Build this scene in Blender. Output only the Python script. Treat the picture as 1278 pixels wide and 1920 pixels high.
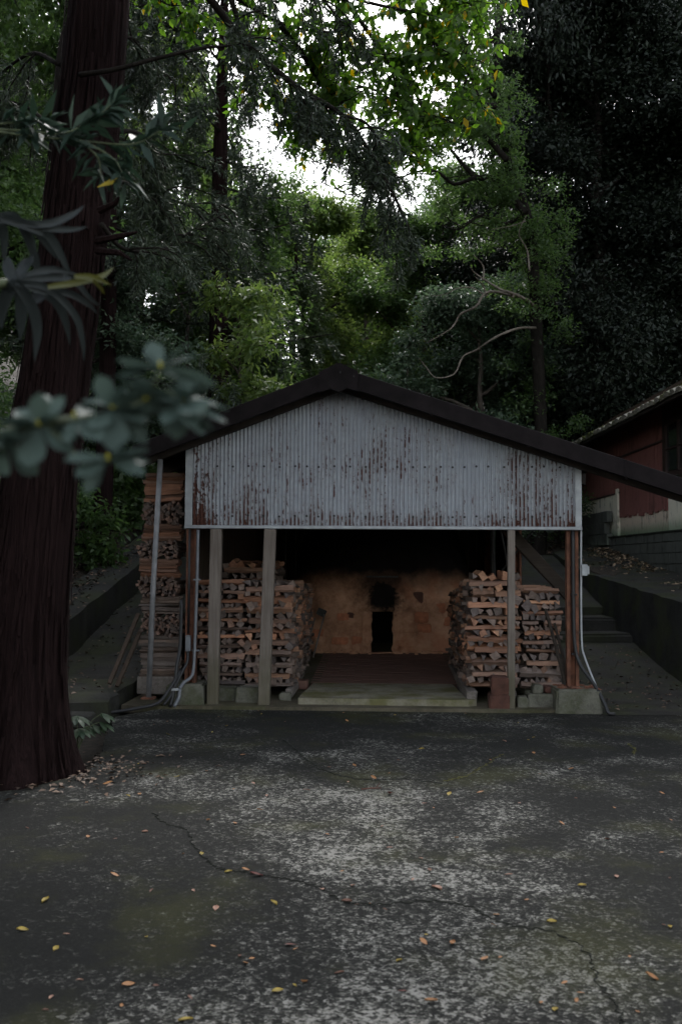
import bpy, bmesh, math, random
import numpy as np
from mathutils import Vector, Matrix, Euler

R = math.radians
PI = math.pi
scene = bpy.context.scene
COL = scene.collection
for o in list(bpy.data.objects):
    bpy.data.objects.remove(o)

# ------------------------------------------------------------------ camera
CAM_H = 1.6
cam_d = bpy.data.cameras.new('camera')
cam = bpy.data.objects.new('camera', cam_d)
COL.objects.link(cam)
cam_d.sensor_fit = 'VERTICAL'
cam_d.sensor_height = 36.0
cam_d.sensor_width = 24.0
cam_d.lens = 35.0
cam_d.clip_start = 0.05
cam_d.clip_end = 400
CAM_M = Matrix.Translation((0, 0, CAM_H)) @ Matrix.Rotation(R(90 + 3.07), 4, 'X') @ Matrix.Rotation(R(0.35), 4, 'Z')
cam.matrix_world = CAM_M
cam_d.dof.use_dof = True
cam_d.dof.focus_distance = 9.0
cam_d.dof.aperture_fstop = 3.2
scene.camera = cam
FPX = 1866.7


def W(px, py, d):
    """world point seen at photograph pixel (px,py) at depth d in metres (layout helper)"""
    return CAM_M @ Vector(((px - 639) / FPX * d, -(py - 960) / FPX * d, -d))


# ------------------------------------------------------------------ world, sun, exposure
wd = bpy.data.worlds.new('World')
scene.world = wd
wd.use_nodes = True
wt = wd.node_tree
wt.nodes.clear()
w_out = wt.nodes.new('ShaderNodeOutputWorld')
w_bg = wt.nodes.new('ShaderNodeBackground')
w_sky = wt.nodes.new('ShaderNodeTexSky')
w_sky.sky_type = 'NISHITA'
w_sky.sun_disc = False
SUN_EL, SUN_AZ = 47.0, 4.0      # compass: 0 = +Y (away from the camera), clockwise
w_sky.sun_elevation = R(SUN_EL)
w_sky.sun_rotation = R(SUN_AZ)
w_sky.air_density = 1.6
w_sky.dust_density = 2.0
w_sky.ozone_density = 1.5
w_hs = wt.nodes.new('ShaderNodeHueSaturation')
w_hs.inputs['Saturation'].default_value = 0.38
w_bg.inputs['Strength'].default_value = 0.13
wt.links.new(w_sky.outputs[0], w_hs.inputs['Color'])
wt.links.new(w_hs.outputs[0], w_bg.inputs['Color'])
wt.links.new(w_bg.outputs[0], w_out.inputs['Surface'])

sun_d = bpy.data.lights.new('sun', 'SUN')
sun_d.energy = 1.0
sun_d.angle = R(12)
sun_d.color = (1.0, 0.985, 0.96)
sun = bpy.data.objects.new('sun', sun_d)
COL.objects.link(sun)
sd = Vector((math.sin(R(SUN_AZ)) * math.cos(R(SUN_EL)), math.cos(R(SUN_AZ)) * math.cos(R(SUN_EL)), math.sin(R(SUN_EL))))
sun.rotation_euler = sd.to_track_quat('Z', 'Y').to_euler()
sun.location = (0, 0, 40)

vs = scene.view_settings
vs.view_transform = 'Standard'
vs.look = 'None'
vs.exposure = 1.6
vs.gamma = 1.0
vs.use_curve_mapping = False
scene.render.engine = 'CYCLES'
cy = scene.cycles
cy.use_denoising = True
cy.use_light_tree = False
cy.max_bounces = 5
cy.diffuse_bounces = 2
cy.glossy_bounces = 2
cy.transmission_bounces = 4
cy.transparent_max_bounces = 4
cy.sample_clamp_indirect = 4.0
cy.use_adaptive_sampling = True
cy.adaptive_threshold = 0.025
cy.caustics_reflective = False
cy.caustics_refractive = False


# ------------------------------------------------------------------ helpers
def tag(o, label=None, cat=None, group=None, kind=None):
    if label:
        o['label'] = label
    if cat:
        o['category'] = cat
    if group:
        o['group'] = group
    if kind:
        o['kind'] = kind
    return o


def link(o, parent=None):
    COL.objects.link(o)
    if parent is not None:
        o.parent = parent
    return o


def empty(name, loc=(0, 0, 0), rz=0.0):
    o = bpy.data.objects.new(name, None)
    o.empty_display_size = 0.2
    o.location = loc
    o.rotation_euler = (0, 0, rz)
    return link(o)


def np_mesh(name, V, F, mat=None, smooth=False):
    """V (n,3), F (m,3|4) arrays -> mesh, quickly"""
    V = np.ascontiguousarray(V, dtype=np.float32)
    F = np.ascontiguousarray(F, dtype=np.int32)
    me = bpy.data.meshes.new(name)
    k = F.shape[1]
    me.vertices.add(len(V))
    me.vertices.foreach_set('co', V.ravel())
    me.loops.add(F.size)
    me.loops.foreach_set('vertex_index', F.ravel())
    me.polygons.add(len(F))
    me.polygons.foreach_set('loop_start', np.arange(0, F.size, k, dtype=np.int32))
    me.polygons.foreach_set('loop_total', np.full(len(F), k, dtype=np.int32))
    if smooth:
        me.polygons.foreach_set('use_smooth', np.ones(len(F), dtype=bool))
    me.update(calc_edges=True)
    if mat:
        me.materials.append(mat)
    return me


def np_obj(name, V, F, mat, parent=None, smooth=False):
    return link(bpy.data.objects.new(name, np_mesh(name, V, F, mat, smooth)), parent)


class MB:
    def __init__(s):
        s.v = []
        s.f = []

    def add(s, vs, fs):
        b = len(s.v)
        s.v += [tuple(p) for p in vs]
        s.f += [tuple(b + i for i in q) for q in fs]
        return s

    def box(s, x0, x1, y0, y1, z0, z1, M=None):
        p = [(x0, y0, z0), (x1, y0, z0), (x1, y1, z0), (x0, y1, z0), (x0, y0, z1), (x1, y0, z1), (x1, y1, z1), (x0, y1, z1)]
        if M is not None:
            p = [M @ Vector(q) for q in p]
        return s.add(p, [(0, 3, 2, 1), (4, 5, 6, 7), (0, 1, 5, 4), (1, 2, 6, 5), (2, 3, 7, 6), (3, 0, 4, 7)])

    def hexa(s, bot, top):
        return s.add(list(bot) + list(top), [(3, 2, 1, 0), (4, 5, 6, 7), (0, 1, 5, 4), (1, 2, 6, 5), (2, 3, 7, 6), (3, 0, 4, 7)])

    def tube(s, pts, rad, n=8, cap=True):
        pts = [Vector(p) for p in pts]
        if not hasattr(rad, '__len__'):
            rad = [rad] * len(pts)
        rings = []
        up = None
        for i, p in enumerate(pts):
            a = pts[max(0, i - 1)]
            c = pts[min(len(pts) - 1, i + 1)]
            t = (c - a)
            t = t.normalized() if t.length > 1e-9 else Vector((0, 0, 1))
            if up is None:
                u = t.orthogonal().normalized()
            else:
                u = up - t * up.dot(t)
                u = u.normalized() if u.length > 1e-6 else t.orthogonal().normalized()
            up = u
            w = t.cross(u)
            rings.append([p + (u * math.cos(2 * PI * k / n) + w * math.sin(2 * PI * k / n)) * rad[i] for k in range(n)])
        vs = [q for r in rings for q in r]
        fs = []
        for i in range(len(pts) - 1):
            for k in range(n):
                k2 = (k + 1) % n
                fs.append((i * n + k, i * n + k2, (i + 1) * n + k2, (i + 1) * n + k))
        if cap:
            fs.append(tuple(range(n - 1, -1, -1)))
            fs.append(tuple((len(pts) - 1) * n + k for k in range(n)))
        return s.add(vs, fs)

    def build(s, name, mat, parent=None, smooth=False, bevel=0.0, seg=1):
        me = bpy.data.meshes.new(name)
        me.from_pydata(s.v, [], s.f)
        if bevel > 0:
            bm = bmesh.new()
            bm.from_mesh(me)
            bmesh.ops.bevel(bm, geom=bm.edges[:], offset=bevel, segments=seg, affect='EDGES', clamp_overlap=True)
            bm.to_mesh(me)
            bm.free()
        if smooth:
            for p in me.polygons:
                p.use_smooth = True
        me.update()
        if mat:
            me.materials.append(mat)
        return link(bpy.data.objects.new(name, me), parent)


def jitter_box(mb, x0, x1, y0, y1, z0, z1, j, rng, M=None):
    p = [[x0, y0, z0], [x1, y0, z0], [x1, y1, z0], [x0, y1, z0], [x0, y0, z1], [x1, y0, z1], [x1, y1, z1], [x0, y1, z1]]
    p = [Vector([c + rng.uniform(-j, j) for c in q]) for q in p]
    if M is not None:
        p = [M @ q for q in p]
    return mb.add(p, [(0, 3, 2, 1), (4, 5, 6, 7), (0, 1, 5, 4), (1, 2, 6, 5), (2, 3, 7, 6), (3, 0, 4, 7)])


def catmull(pts, n=6):
    P = [Vector(p) for p in pts]
    P = [P[0] * 2 - P[1]] + P + [P[-1] * 2 - P[-2]]
    out = []
    for i in range(1, len(P) - 2):
        for k in range(n):
            t = k / n
            a, b, c, d = P[i - 1], P[i], P[i + 1], P[i + 2]
            out.append(0.5 * ((2 * b) + (c - a) * t + (2 * a - 5 * b + 4 * c - d) * t * t + (3 * b - a - 3 * c + d) * t ** 3))
    out.append(P[-2])
    return out


# ------------------------------------------------------------------ material helpers
class NT:
    def __init__(s, name):
        s.m = bpy.data.materials.new(name)
        s.m.use_nodes = True
        s.t = s.m.node_tree
        s.t.nodes.clear()
        s.out = s.t.nodes.new('ShaderNodeOutputMaterial')
        s.b = s.t.nodes.new('ShaderNodeBsdfPrincipled')
        s.t.links.new(s.b.outputs[0], s.out.inputs['Surface'])
        s.co = s.t.nodes.new('ShaderNodeTexCoord').outputs['Object']

    def n(s, typ, **kw):
        nd = s.t.nodes.new(typ)
        for k, v in kw.items():
            setattr(nd, k, v)
        return nd

    def set(s, sock, v):
        if isinstance(v, bpy.types.NodeSocket):
            s.t.links.new(v, sock)
        elif isinstance(v, (tuple, list)) and len(v) == 3 and sock.type == 'RGBA':
            sock.default_value = (*v, 1)
        else:
            sock.default_value = v

    def map(s, vec, scale=(1, 1, 1), loc=(0, 0, 0)):
        nd = s.n('ShaderNodeMapping')
        s.set(nd.inputs['Vector'], vec)
        nd.inputs['Scale'].default_value = scale
        nd.inputs['Location'].default_value = loc
        return nd.outputs[0]

    def noise(s, scale=5, detail=4, rough=0.55, vec=None, dist=0.0):
        nd = s.n('ShaderNodeTexNoise')
        s.set(nd.inputs['Vector'], vec or s.co)
        nd.inputs['Scale'].default_value = scale
        nd.inputs['Detail'].default_value = detail
        nd.inputs['Roughness'].default_value = rough
        nd.inputs['Distortion'].default_value = dist
        return nd.outputs[0]

    def voro(s, scale, vec=None, out='Color', feature='F1'):
        nd = s.n('ShaderNodeTexVoronoi', feature=feature)
        s.set(nd.inputs['Vector'], vec or s.co)
        nd.inputs['Scale'].default_value = scale
        return nd.outputs[out]

    def ramp(s, fac, stops):
        nd = s.n('ShaderNodeValToRGB')
        s.set(nd.inputs[0], fac)
        els = nd.color_ramp.elements
        while len(els) > 1:
            els.remove(els[0])
        for i, (p, c) in enumerate(stops):
            c = (c, c, c, 1) if not isinstance(c, (tuple, list)) else (*c, 1)
            if i == 0:
                els[0].position = p
                els[0].color = c
            else:
                e = els.new(p)
                e.color = c
        return nd.outputs[0]

    def math(s, op, a, b=0.0, clamp=False):
        nd = s.n('ShaderNodeMath', operation=op, use_clamp=clamp)
        s.set(nd.inputs[0], a)
        s.set(nd.inputs[1], b)
        return nd.outputs[0]

    def sstep(s, v, lo, hi, a=0.0, b=1.0):
        nd = s.n('ShaderNodeMapRange', interpolation_type='SMOOTHSTEP')
        s.set(nd.inputs['Value'], v)
        nd.inputs['From Min'].default_value = lo
        nd.inputs['From Max'].default_value = hi
        nd.inputs['To Min'].default_value = a
        nd.inputs['To Max'].default_value = b
        return nd.outputs[0]

    def mix(s, fac, a, b, mode='MIX'):
        nd = s.n('ShaderNodeMix', data_type='RGBA', blend_type=mode)
        s.set(nd.inputs[0], fac)
        s.set(nd.inputs[6], a)
        s.set(nd.inputs[7], b)
        return nd.outputs[2]

    def sep(s, vec=None):
        nd = s.n('ShaderNodeSeparateXYZ')
        s.set(nd.inputs[0], vec or s.co)
        return nd.outputs

    def comb(s, x, y, z):
        nd = s.n('ShaderNodeCombineXYZ')
        for i, v in enumerate((x, y, z)):
            s.set(nd.inputs[i], v)
        return nd.outputs[0]

    def bump(s, h, strength=0.5, dist=0.01):
        nd = s.n('ShaderNodeBump')
        nd.inputs['Strength'].default_value = strength
        nd.inputs['Distance'].default_value = dist
        s.set(nd.inputs['Height'], h)
        s.t.links.new(nd.outputs[0], s.b.inputs['Normal'])

    def fin(s, col, rough=0.8, metal=0.0, spec=None):
        s.set(s.b.inputs['Base Color'], col)
        s.set(s.b.inputs['Roughness'], rough)
        s.set(s.b.inputs['Metallic'], metal)
        if spec is not None:
            s.b.inputs['Specular IOR Level'].default_value = spec
        return s.m

    def island(s):
        return s.n('ShaderNodeNewGeometry').outputs['Random Per Island']

    def obj_random(s):
        return s.n('ShaderNodeObjectInfo').outputs['Random']

    def obj_color(s):
        return s.n('ShaderNodeObjectInfo').outputs['Color']


def m_plain(name, col, rough=0.7, metal=0.0, var=0.25, scale=8, bump=0.3, bdist=0.004, spec=None):
    s = NT(name)
    n = s.noise(scale, 5, 0.6)
    c2 = tuple(c * (1 - var) for c in col)
    c3 = tuple(min(1, c * (1 + var)) for c in col)
    c = s.ramp(n, [(0.3, c2), (0.7, c3)])
    if bump:
        s.bump(s.noise(scale * 6, 4, 0.6), bump, bdist)
    return s.fin(c, rough, metal, spec)


def m_yard():
    s = NT('yard_concrete')
    big = s.noise(0.55, 5, 0.62, dist=0.3)
    mid = s.noise(2.2, 6, 0.7)
    warp = s.n('ShaderNodeVectorMath', operation='ADD')
    s.set(warp.inputs[0], s.co)
    nz = s.n('ShaderNodeTexNoise')
    s.set(nz.inputs['Vector'], s.co)
    nz.inputs['Scale'].default_value = 40
    sc = s.n('ShaderNodeVectorMath', operation='SCALE')
    s.set(sc.inputs[0], nz.outputs[1])
    sc.inputs['Scale'].default_value = 0.03
    s.t.links.new(sc.outputs[0], warp.inputs[1])
    cell = s.sep(s.voro(88, warp.outputs[0]))[0]
    fine = s.noise(110, 4, 0.75)
    spk = s.noise(40, 7, 0.9)
    # worn pale patches where the cement skin has gone (centres found on the real slab); negative ones paint shade at the sides
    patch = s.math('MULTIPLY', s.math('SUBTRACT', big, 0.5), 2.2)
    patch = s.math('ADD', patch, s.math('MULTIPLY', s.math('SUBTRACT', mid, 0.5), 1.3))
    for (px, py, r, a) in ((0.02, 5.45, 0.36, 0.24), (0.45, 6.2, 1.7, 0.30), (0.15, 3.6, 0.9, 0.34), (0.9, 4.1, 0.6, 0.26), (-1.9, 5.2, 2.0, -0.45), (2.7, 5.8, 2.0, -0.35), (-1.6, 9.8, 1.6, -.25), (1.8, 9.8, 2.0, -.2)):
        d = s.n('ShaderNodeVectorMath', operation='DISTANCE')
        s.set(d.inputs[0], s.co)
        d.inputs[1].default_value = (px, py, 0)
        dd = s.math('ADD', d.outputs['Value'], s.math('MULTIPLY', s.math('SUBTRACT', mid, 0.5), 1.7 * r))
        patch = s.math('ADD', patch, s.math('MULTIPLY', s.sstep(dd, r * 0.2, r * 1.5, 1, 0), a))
    cell2 = s.sep(s.voro(38, warp.outputs[0]))[1]
    v = s.math('ADD', s.math('MULTIPLY', cell, 0.34), s.math('MULTIPLY', spk, 0.95))
    v = s.math('ADD', v, s.math('MULTIPLY', s.math('SUBTRACT', cell2, 0.5), 0.30))
    v = s.math('ADD', v, s.math('MULTIPLY', fine, 0.35))
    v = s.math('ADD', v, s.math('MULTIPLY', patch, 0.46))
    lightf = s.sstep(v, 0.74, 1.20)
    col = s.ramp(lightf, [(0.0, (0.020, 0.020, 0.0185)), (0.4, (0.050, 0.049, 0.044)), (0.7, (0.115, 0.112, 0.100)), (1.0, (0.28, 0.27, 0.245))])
    # moss and algae tint
    moss = s.sstep(s.math('ADD', s.noise(0.9, 5, 0.65, s.map(s.co, loc=(7, 3, 0))), s.math('MULTIPLY', spk, 0.25)), 0.62, 0.82)
    col = s.mix(s.math('MULTIPLY', moss, 0.5), col, (0.055, 0.056, 0.022))
    s.bump(s.math('ADD', s.math('MULTIPLY', cell, 0.5), s.math('ADD', spk, fine)), 0.7, 0.006)
    return s.fin(col, s.sstep(spk, 0.3, 0.7, 0.75, 0.95), spec=0.08)


def m_concrete(name, base=(0.16, 0.155, 0.145), moss=0.4, scale=1.0, mosscol=(0.05, 0.06, 0.02)):
    s = NT(name)
    a = s.noise(2.2 * scale, 6, 0.65)
    b = s.noise(24 * scale, 6, 0.75)
    v = s.math('ADD', s.math('MULTIPLY', a, 0.6), s.math('MULTIPLY', b, 0.4))
    col = s.ramp(v, [(0.3, tuple(c * 0.35 for c in base)), (0.5, base), (0.72, tuple(c * 1.5 for c in base))])
    mm = s.sstep(s.noise(1.7 * scale, 5, 0.6, s.map(s.co, loc=(3, 9, 2))), 0.42, 0.66)
    col = s.mix(s.math('MULTIPLY', mm, moss), col, mosscol)
    s.bump(s.math('ADD', b, s.noise(90, 3, 0.7)), 0.7, 0.008)
    return s.fin(col, 0.9, spec=0.1)


def m_corrugated():
    s = NT('corrugated_zinc')
    x, y, z = s.sep()
    rib = s.math('SINE', s.math('MULTIPLY', x, 2 * PI / PITCH))
    fine = s.noise(1.0, 4, 0.7, s.comb(s.math('MULTIPLY', x, 32.0), 0.0, s.math('MULTIPLY', z, 17.0)))
    strk = s.noise(1.0, 3, 0.6, s.comb(s.math('MULTIPLY', x, 17.0), 3.0, s.math('MULTIPLY', z, 1.6)))
    reg = s.noise(1.0, 3, 0.55, s.comb(s.math('MULTIPLY', x, 1.7), 5.0, s.math('MULTIPLY', z, 1.2)))
    v = s.math('ADD', s.math('MULTIPLY', fine, 0.72), s.math('MULTIPLY', strk, 0.58))
    v = s.math('ADD', v, s.math('MULTIPLY', reg, 0.55))
    # lower edge, the two outer ends and the third sheet have corroded most
    v = s.math('ADD', v, s.sstep(z, 2.02, 2.30, 0.12, 0.0))
    v = s.math('ADD', v, s.sstep(x, -1.62, -1.18, 0.10, 0.0))
    v = s.math('ADD', v, s.sstep(x, 1.9, 2.7, 0.0, 0.10))
    v = s.math('ADD', v, s.math('MULTIPLY', s.sstep(z, 3.0, 2.2, 0.0, 0.04), 1.0))
    crest = s.sstep(rib, -0.2, 0.9)
    thin = s.math('MULTIPLY', s.sstep(v, 1.01, 1.06), crest)
    heavy = s.sstep(s.math('ADD', v, s.sstep(x, -1.62, -1.36, 0.13, 0.0)), 1.16, 1.21)
    rust = s.math('MAXIMUM', thin, heavy)
    cn = s.noise(7, 5, 0.6)
    streak = s.noise(1.0, 4, 0.6, s.comb(s.math('MULTIPLY', x, 40.0), 0.0, s.math('MULTIPLY', z, 1.0)))
    base = s.ramp(s.math('ADD', s.math('MULTIPLY', cn, 0.5), s.math('MULTIPLY', streak, 0.5)),
                  [(0.3, (0.31, 0.33, 0.375)), (0.55, (0.37, 0.395, 0.44)), (0.75, (0.43, 0.45, 0.49))])
    # rain-washed rust film
    base = s.mix(s.sstep(v, 0.85, 1.1, 0.0, 0.35), base, (0.20, 0.165, 0.15))
    rc = s.ramp(s.noise(60, 3, 0.6), [(0.3, (0.030, 0.012, 0.010)), (0.7, (0.105, 0.036, 0.022))])
    col = s.mix(rust, base, rc)
    s.bump(s.math('ADD', s.math('MULTIPLY', rust, -0.6), s.noise(140, 2, 0.5)), 0.25, 0.003)
    return s.fin(col, s.sstep(rust, 0, 1, 0.42, 0.9), s.sstep(rust, 0, 1, 0.35, 0.0), spec=0.4)


def m_wood(name, c_lo, c_hi, axis='z', moss=0.0, rough=0.8, use_color=False, gscale=1.0, foot=None):
    s = NT(name)
    sc = {'x': (1.2, 22, 22), 'y': (22, 1.2, 22), 'z': (22, 22, 1.2)}[axis]
    sc = tuple(q * gscale for q in sc)
    g = s.noise(1.6, 6, 0.65, s.map(s.co, sc), dist=0.4)
    k = s.noise(3.0, 4, 0.6)
    col = s.ramp(s.math('ADD', s.math('MULTIPLY', g, 0.75), s.math('MULTIPLY', k, 0.25)), [(0.3, c_lo), (0.66, c_hi)])
    if use_color:
        col = s.mix(1.0, col, s.obj_color(), 'MULTIPLY')
        isl = s.island()
        hs = s.n('ShaderNodeHueSaturation')
        s.set(hs.inputs['Color'], col)
        s.set(hs.inputs['Value'], s.sstep(isl, 0, 1, 0.65, 1.35))
        col = hs.outputs[0]
    if moss:
        z = s.sep()[2]
        mm = s.math('MULTIPLY', s.sstep(s.math('ADD', z, s.math('MULTIPLY', k, 0.8)), 0.5, 1.3, 1, 0), moss)
        col = s.mix(mm, col, (0.06, 0.062, 0.022))
    s.bump(g, 0.6, 0.006)
    return s.fin(col, rough, spec=0.25)


def m_leaf(name, c1, c2, rough=0.4, transl=0.3, tcol=None, spec=0.5, yellow=0.0):
    s = NT(name)
    isl = s.island()
    col = s.mix(isl, c1, c2)
    if yellow:
        col = s.mix(s.sstep(isl, 1 - yellow, 1 - yellow + 0.01), col, (0.32, 0.24, 0.02))
    s.fin(col, rough, spec=spec)
    if transl:
        tr = s.n('ShaderNodeBsdfTranslucent')
        hs = s.n('ShaderNodeHueSaturation')
        s.set(hs.inputs['Color'], col)
        hs.inputs['Hue'].default_value = 0.495
        hs.inputs['Saturation'].default_value = 1.15
        hs.inputs['Value'].default_value = tcol or 1.6
        s.set(tr.inputs['Color'], hs.outputs[0])
        mx = s.n('ShaderNodeMixShader')
        mx.inputs[0].default_value = transl
        s.t.links.new(s.b.outputs[0], mx.inputs[1])
        s.t.links.new(tr.outputs[0], mx.inputs[2])
        s.t.links.new(mx.outputs[0], s.out.inputs['Surface'])
    return s.m


def m_bark(name, c_lo, c_hi, sx=30, sz=1.6, bump=0.8, bd=0.03):
    s = NT(name)
    g = s.noise(1.0, 7, 0.68, s.map(s.co, (sx, sx, sz)), dist=0.5)
    g2 = s.noise(1.3, 4, 0.6)
    col = s.ramp(s.math('ADD', s.math('MULTIPLY', g, 0.75), s.math('MULTIPLY', g2, 0.25)), [(0.3, c_lo), (0.68, c_hi)])
    s.bump(g, bump, bd)
    return s.fin(col, 0.9, spec=0.06)


PITCH = 0.0445
M = {}
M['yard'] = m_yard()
M['concrete'] = m_concrete('path_concrete', (0.040, 0.039, 0.036), 0.4)
M['concrete_dark'] = m_concrete('retaining_concrete', (0.034, 0.035, 0.034), 0.5)
M['concrete_moss'] = m_concrete('mossy_step_concrete', (0.24, 0.22, 0.17), 0.85, 1.4, (0.125, 0.118, 0.045))
M['block'] = m_concrete('footing_block', (0.15, 0.145, 0.12), 0.6, 2.0)
M['soil'] = m_plain('damp_soil', (0.028, 0.024, 0.018), 0.95, var=0.6, scale=5, bump=0.9, bdist=0.03)
M['litter_ground'] = m_plain('forest_floor', (0.040, 0.030, 0.020), 0.95, var=0.6, scale=9, bump=1.0, bdist=0.05)
M['corr'] = m_corrugated()
M['zinc'] = m_plain('zinc_trim', (0.27, 0.285, 0.31), 0.4, 0.35, 0.2, 10, 0.1)
M['conduit'] = m_plain('grey_conduit', (0.17, 0.18, 0.20), 0.45, 0.2, 0.2, 12, 0.1)
M['white_conduit'] = m_plain('white_conduit', (0.38, 0.39, 0.41), 0.5, 0.0, 0.12, 12, 0.1)
M['black_cable'] = m_plain('black_cable', (0.014, 0.014, 0.016), 0.5, 0, 0.2, 12, 0.1)
M['roof_dark'] = m_plain('dark_brown_metal', (0.011, 0.008, 0.009), 0.7, 0.0, 0.5, 5, 0.3, spec=.12)
M['roof_under'] = m_plain('dark_roof_timber', (0.030, 0.022, 0.018), 0.85, 0.0, 0.4, 6, 0.3)
M['post'] = m_wood('weathered_post', (0.10, 0.080, 0.068), (0.23, 0.195, 0.17), 'z', 0.5)
M['beam'] = m_wood('dark_beam', (0.016, 0.012, 0.010), (0.05, 0.038, 0.03), 'x', 0)
M['plank'] = m_wood('dark_plank', (0.030, 0.020, 0.015), (0.085, 0.06, 0.045), 'z', 0)
M['log'] = m_wood('split_wood', (0.42, 0.42, 0.42), (1.0, 1.0, 1.0), 'x', 0, use_color=True)
M['rail'] = m_wood('stack_rail', (0.10, 0.085, 0.075), (0.24, 0.21, 0.19), 'y', 0)
M['rusty'] = m_plain('rusty_steel', (0.15, 0.062, 0.036), 0.85, 0.0, 0.6, 7, 0.5)
M['pole'] = m_plain('pale_steel_pole', (0.20, 0.20, 0.21), 0.55, 0.25, 0.35, 6, 0.2)
M['dark_metal'] = m_plain('dark_metal', (0.02, 0.019, 0.018), 0.6, 0.3, 0.3, 9, 0.2)
M['screw'] = m_plain('screw_head', (0.018, 0.016, 0.016), 0.6, 0.2, 0.3, 9, 0.0)


# ------------------------------------------------------------------ terrain
def sm(a, b, t):
    t = np.clip((t - a) / (b - a), 0, 1)
    return t * t * (3 - 2 * t)


def wob(x, y):
    return 0.12 * np.sin(x * 1.3 + 0.7 * y) + 0.10 * np.sin(1.9 * y - 0.6 * x + 2) + 0.06 * np.sin(3.7 * x + 2.9 * y)


def H(x, y):
    x = np.asarray(x, float)
    y = np.asarray(y, float)
    hill = np.minimum(np.maximum(0, y - 19.0) * 0.34, 15) + wob(x, y) * sm(19, 22, y)
    left = sm(9.0, 13.0, y) * (0.78 + np.maximum(0, y - 13.2) * 0.21 + np.maximum(0, -4.15 - x) * 0.40 + 0.5 * wob(x, y) * sm(4.3, 5.5, -x))
    terr = sm(8.0, 12.0, y) * 1.0 + np.maximum(0, y - 13.3) * 0.1
    plat = sm(8.0, 12.0, y) * 2.2
    z = np.where(x < -4.15, np.maximum(left, np.where(y > 19, hill, -0.06)), np.maximum(hill, 0) - 0.12)
    z = np.where((x > 4.7) & (x <= 6.05), np.maximum(terr - 0.02, hill - 0.12), z)
    z = np.where(x > 6.05, np.maximum(plat, hill - 0.12), z)
    return z


def HZ(x, y):
    return float(H(x, y))


def build_ground():
    xs = np.unique(np.round(np.concatenate([np.linspace(-90, -20, 15), np.linspace(-20, 20, 101), np.linspace(20, 90, 15), [-4.16, -4.14, 4.69, 4.71, 6.04, 6.06]]), 3))
    ys = np.unique(np.round(np.concatenate([np.linspace(-60, -6, 10), np.linspace(-6, 40, 116), np.linspace(40, 130, 19)]), 3))
    X, Y = np.meshgrid(xs, ys)
    Z = H(X, Y)
    V = np.stack([X.ravel(), Y.ravel(), Z.ravel()], 1)
    nx, ny = len(xs), len(ys)
    i = np.arange((nx - 1) * (ny - 1))
    a = (i // (nx - 1)) * nx + i % (nx - 1)
    F = np.stack([a, a + 1, a + nx + 1, a + nx], 1)
    o = np_obj('ground', V, F, M['litter_ground'], smooth=False)
    tag(o, kind='structure')


build_ground()

rng0 = random.Random(11)


def poly_slab(name, pts, z, thick, mat, parent=None):
    mb = MB()
    n = len(pts)
    mb.add([(p[0], p[1], z) for p in pts] + [(p[0], p[1], z - thick) for p in pts],
           [tuple(range(n))] + [(i, i + n, (i + 1) % n + n, (i + 1) % n) for i in range(n)])
    return mb.build(name, mat, parent)


def wavy(a, b, n, amp, rng):
    out = []
    for i in range(n):
        t = i / n
        j = amp if 0 < i else 0
        out.append((a[0] + (b[0] - a[0]) * t + rng.uniform(-j, j), a[1] + (b[1] - a[1]) * t + rng.uniform(-j, j)))
    return out


# yard slab: left edge bends round the cedar's foot
yard_pts = []
yp = [(-9, 6.3), (-9, -6), (10, -6), (10, 11.35), (3.3, 11.05), (1.9, 10.98), (-1.2, 11.10), (-2.0, 11.12), (-2.35, 10.55), (-2.18, 9.4), (-1.98, 8.35), (-1.92, 7.75), (-2.25, 7.15), (-3.2, 6.8), (-5, 6.5)]
for i in range(len(yp)):
    a, b = yp[i], yp[(i + 1) % len(yp)]
    L = math.dist(a, b)
    yard_pts += wavy(a, b, max(1, int(L / 0.12)) if i >= 3 else 1, 0.012, rng0)
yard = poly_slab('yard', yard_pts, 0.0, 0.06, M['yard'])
tag(yard, kind='structure')

M['crack'] = m_plain('moss_filled_crack', (0.010, 0.011, 0.006), 0.95, var=0.5, scale=30, bump=0.8, bdist=0.01)
M['moss'] = m_plain('yellow_moss', (0.085, 0.080, 0.018), 0.95, var=0.5, scale=40, bump=1.0, bdist=0.02)


def gpt(px, py):
    """ground point under a photograph pixel"""
    o = CAM_M.translation
    d = W(px, py, 1.0) - o
    t = -o.z / d.z
    return o + d * t


def crack(path, w0, w1, seed, mat='crack'):
    rng = random.Random(seed)
    pts = [gpt(*p) for p in path]
    pts = catmull(pts, 14)
    mb = MB()
    vs, fs = [], []
    for i, p in enumerate(pts):
        t = i / (len(pts) - 1)
        a = pts[max(0, i - 1)]
        b = pts[min(len(pts) - 1, i + 1)]
        d = (b - a).normalized()
        nrm = Vector((-d.y, d.x, 0))
        w = (w0 + (w1 - w0) * t) * rng.uniform(0.1, 1.0) * (0.15 if rng.random() < .3 else .95)
        off = nrm * rng.uniform(-0.016, 0.016)
        vs += [(p + off - nrm * w).to_tuple()[:2] + (0.003,), (p + off).to_tuple()[:2] + (0.007,), (p + off + nrm * w).to_tuple()[:2] + (0.003,)]
        if i:
            k = 3 * i
            fs += [(k - 3, k - 2, k + 1, k), (k - 2, k - 1, k + 2, k + 1)]
    mb.add(vs, fs)
    return mb.build('crack', M[mat], yard)


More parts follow.
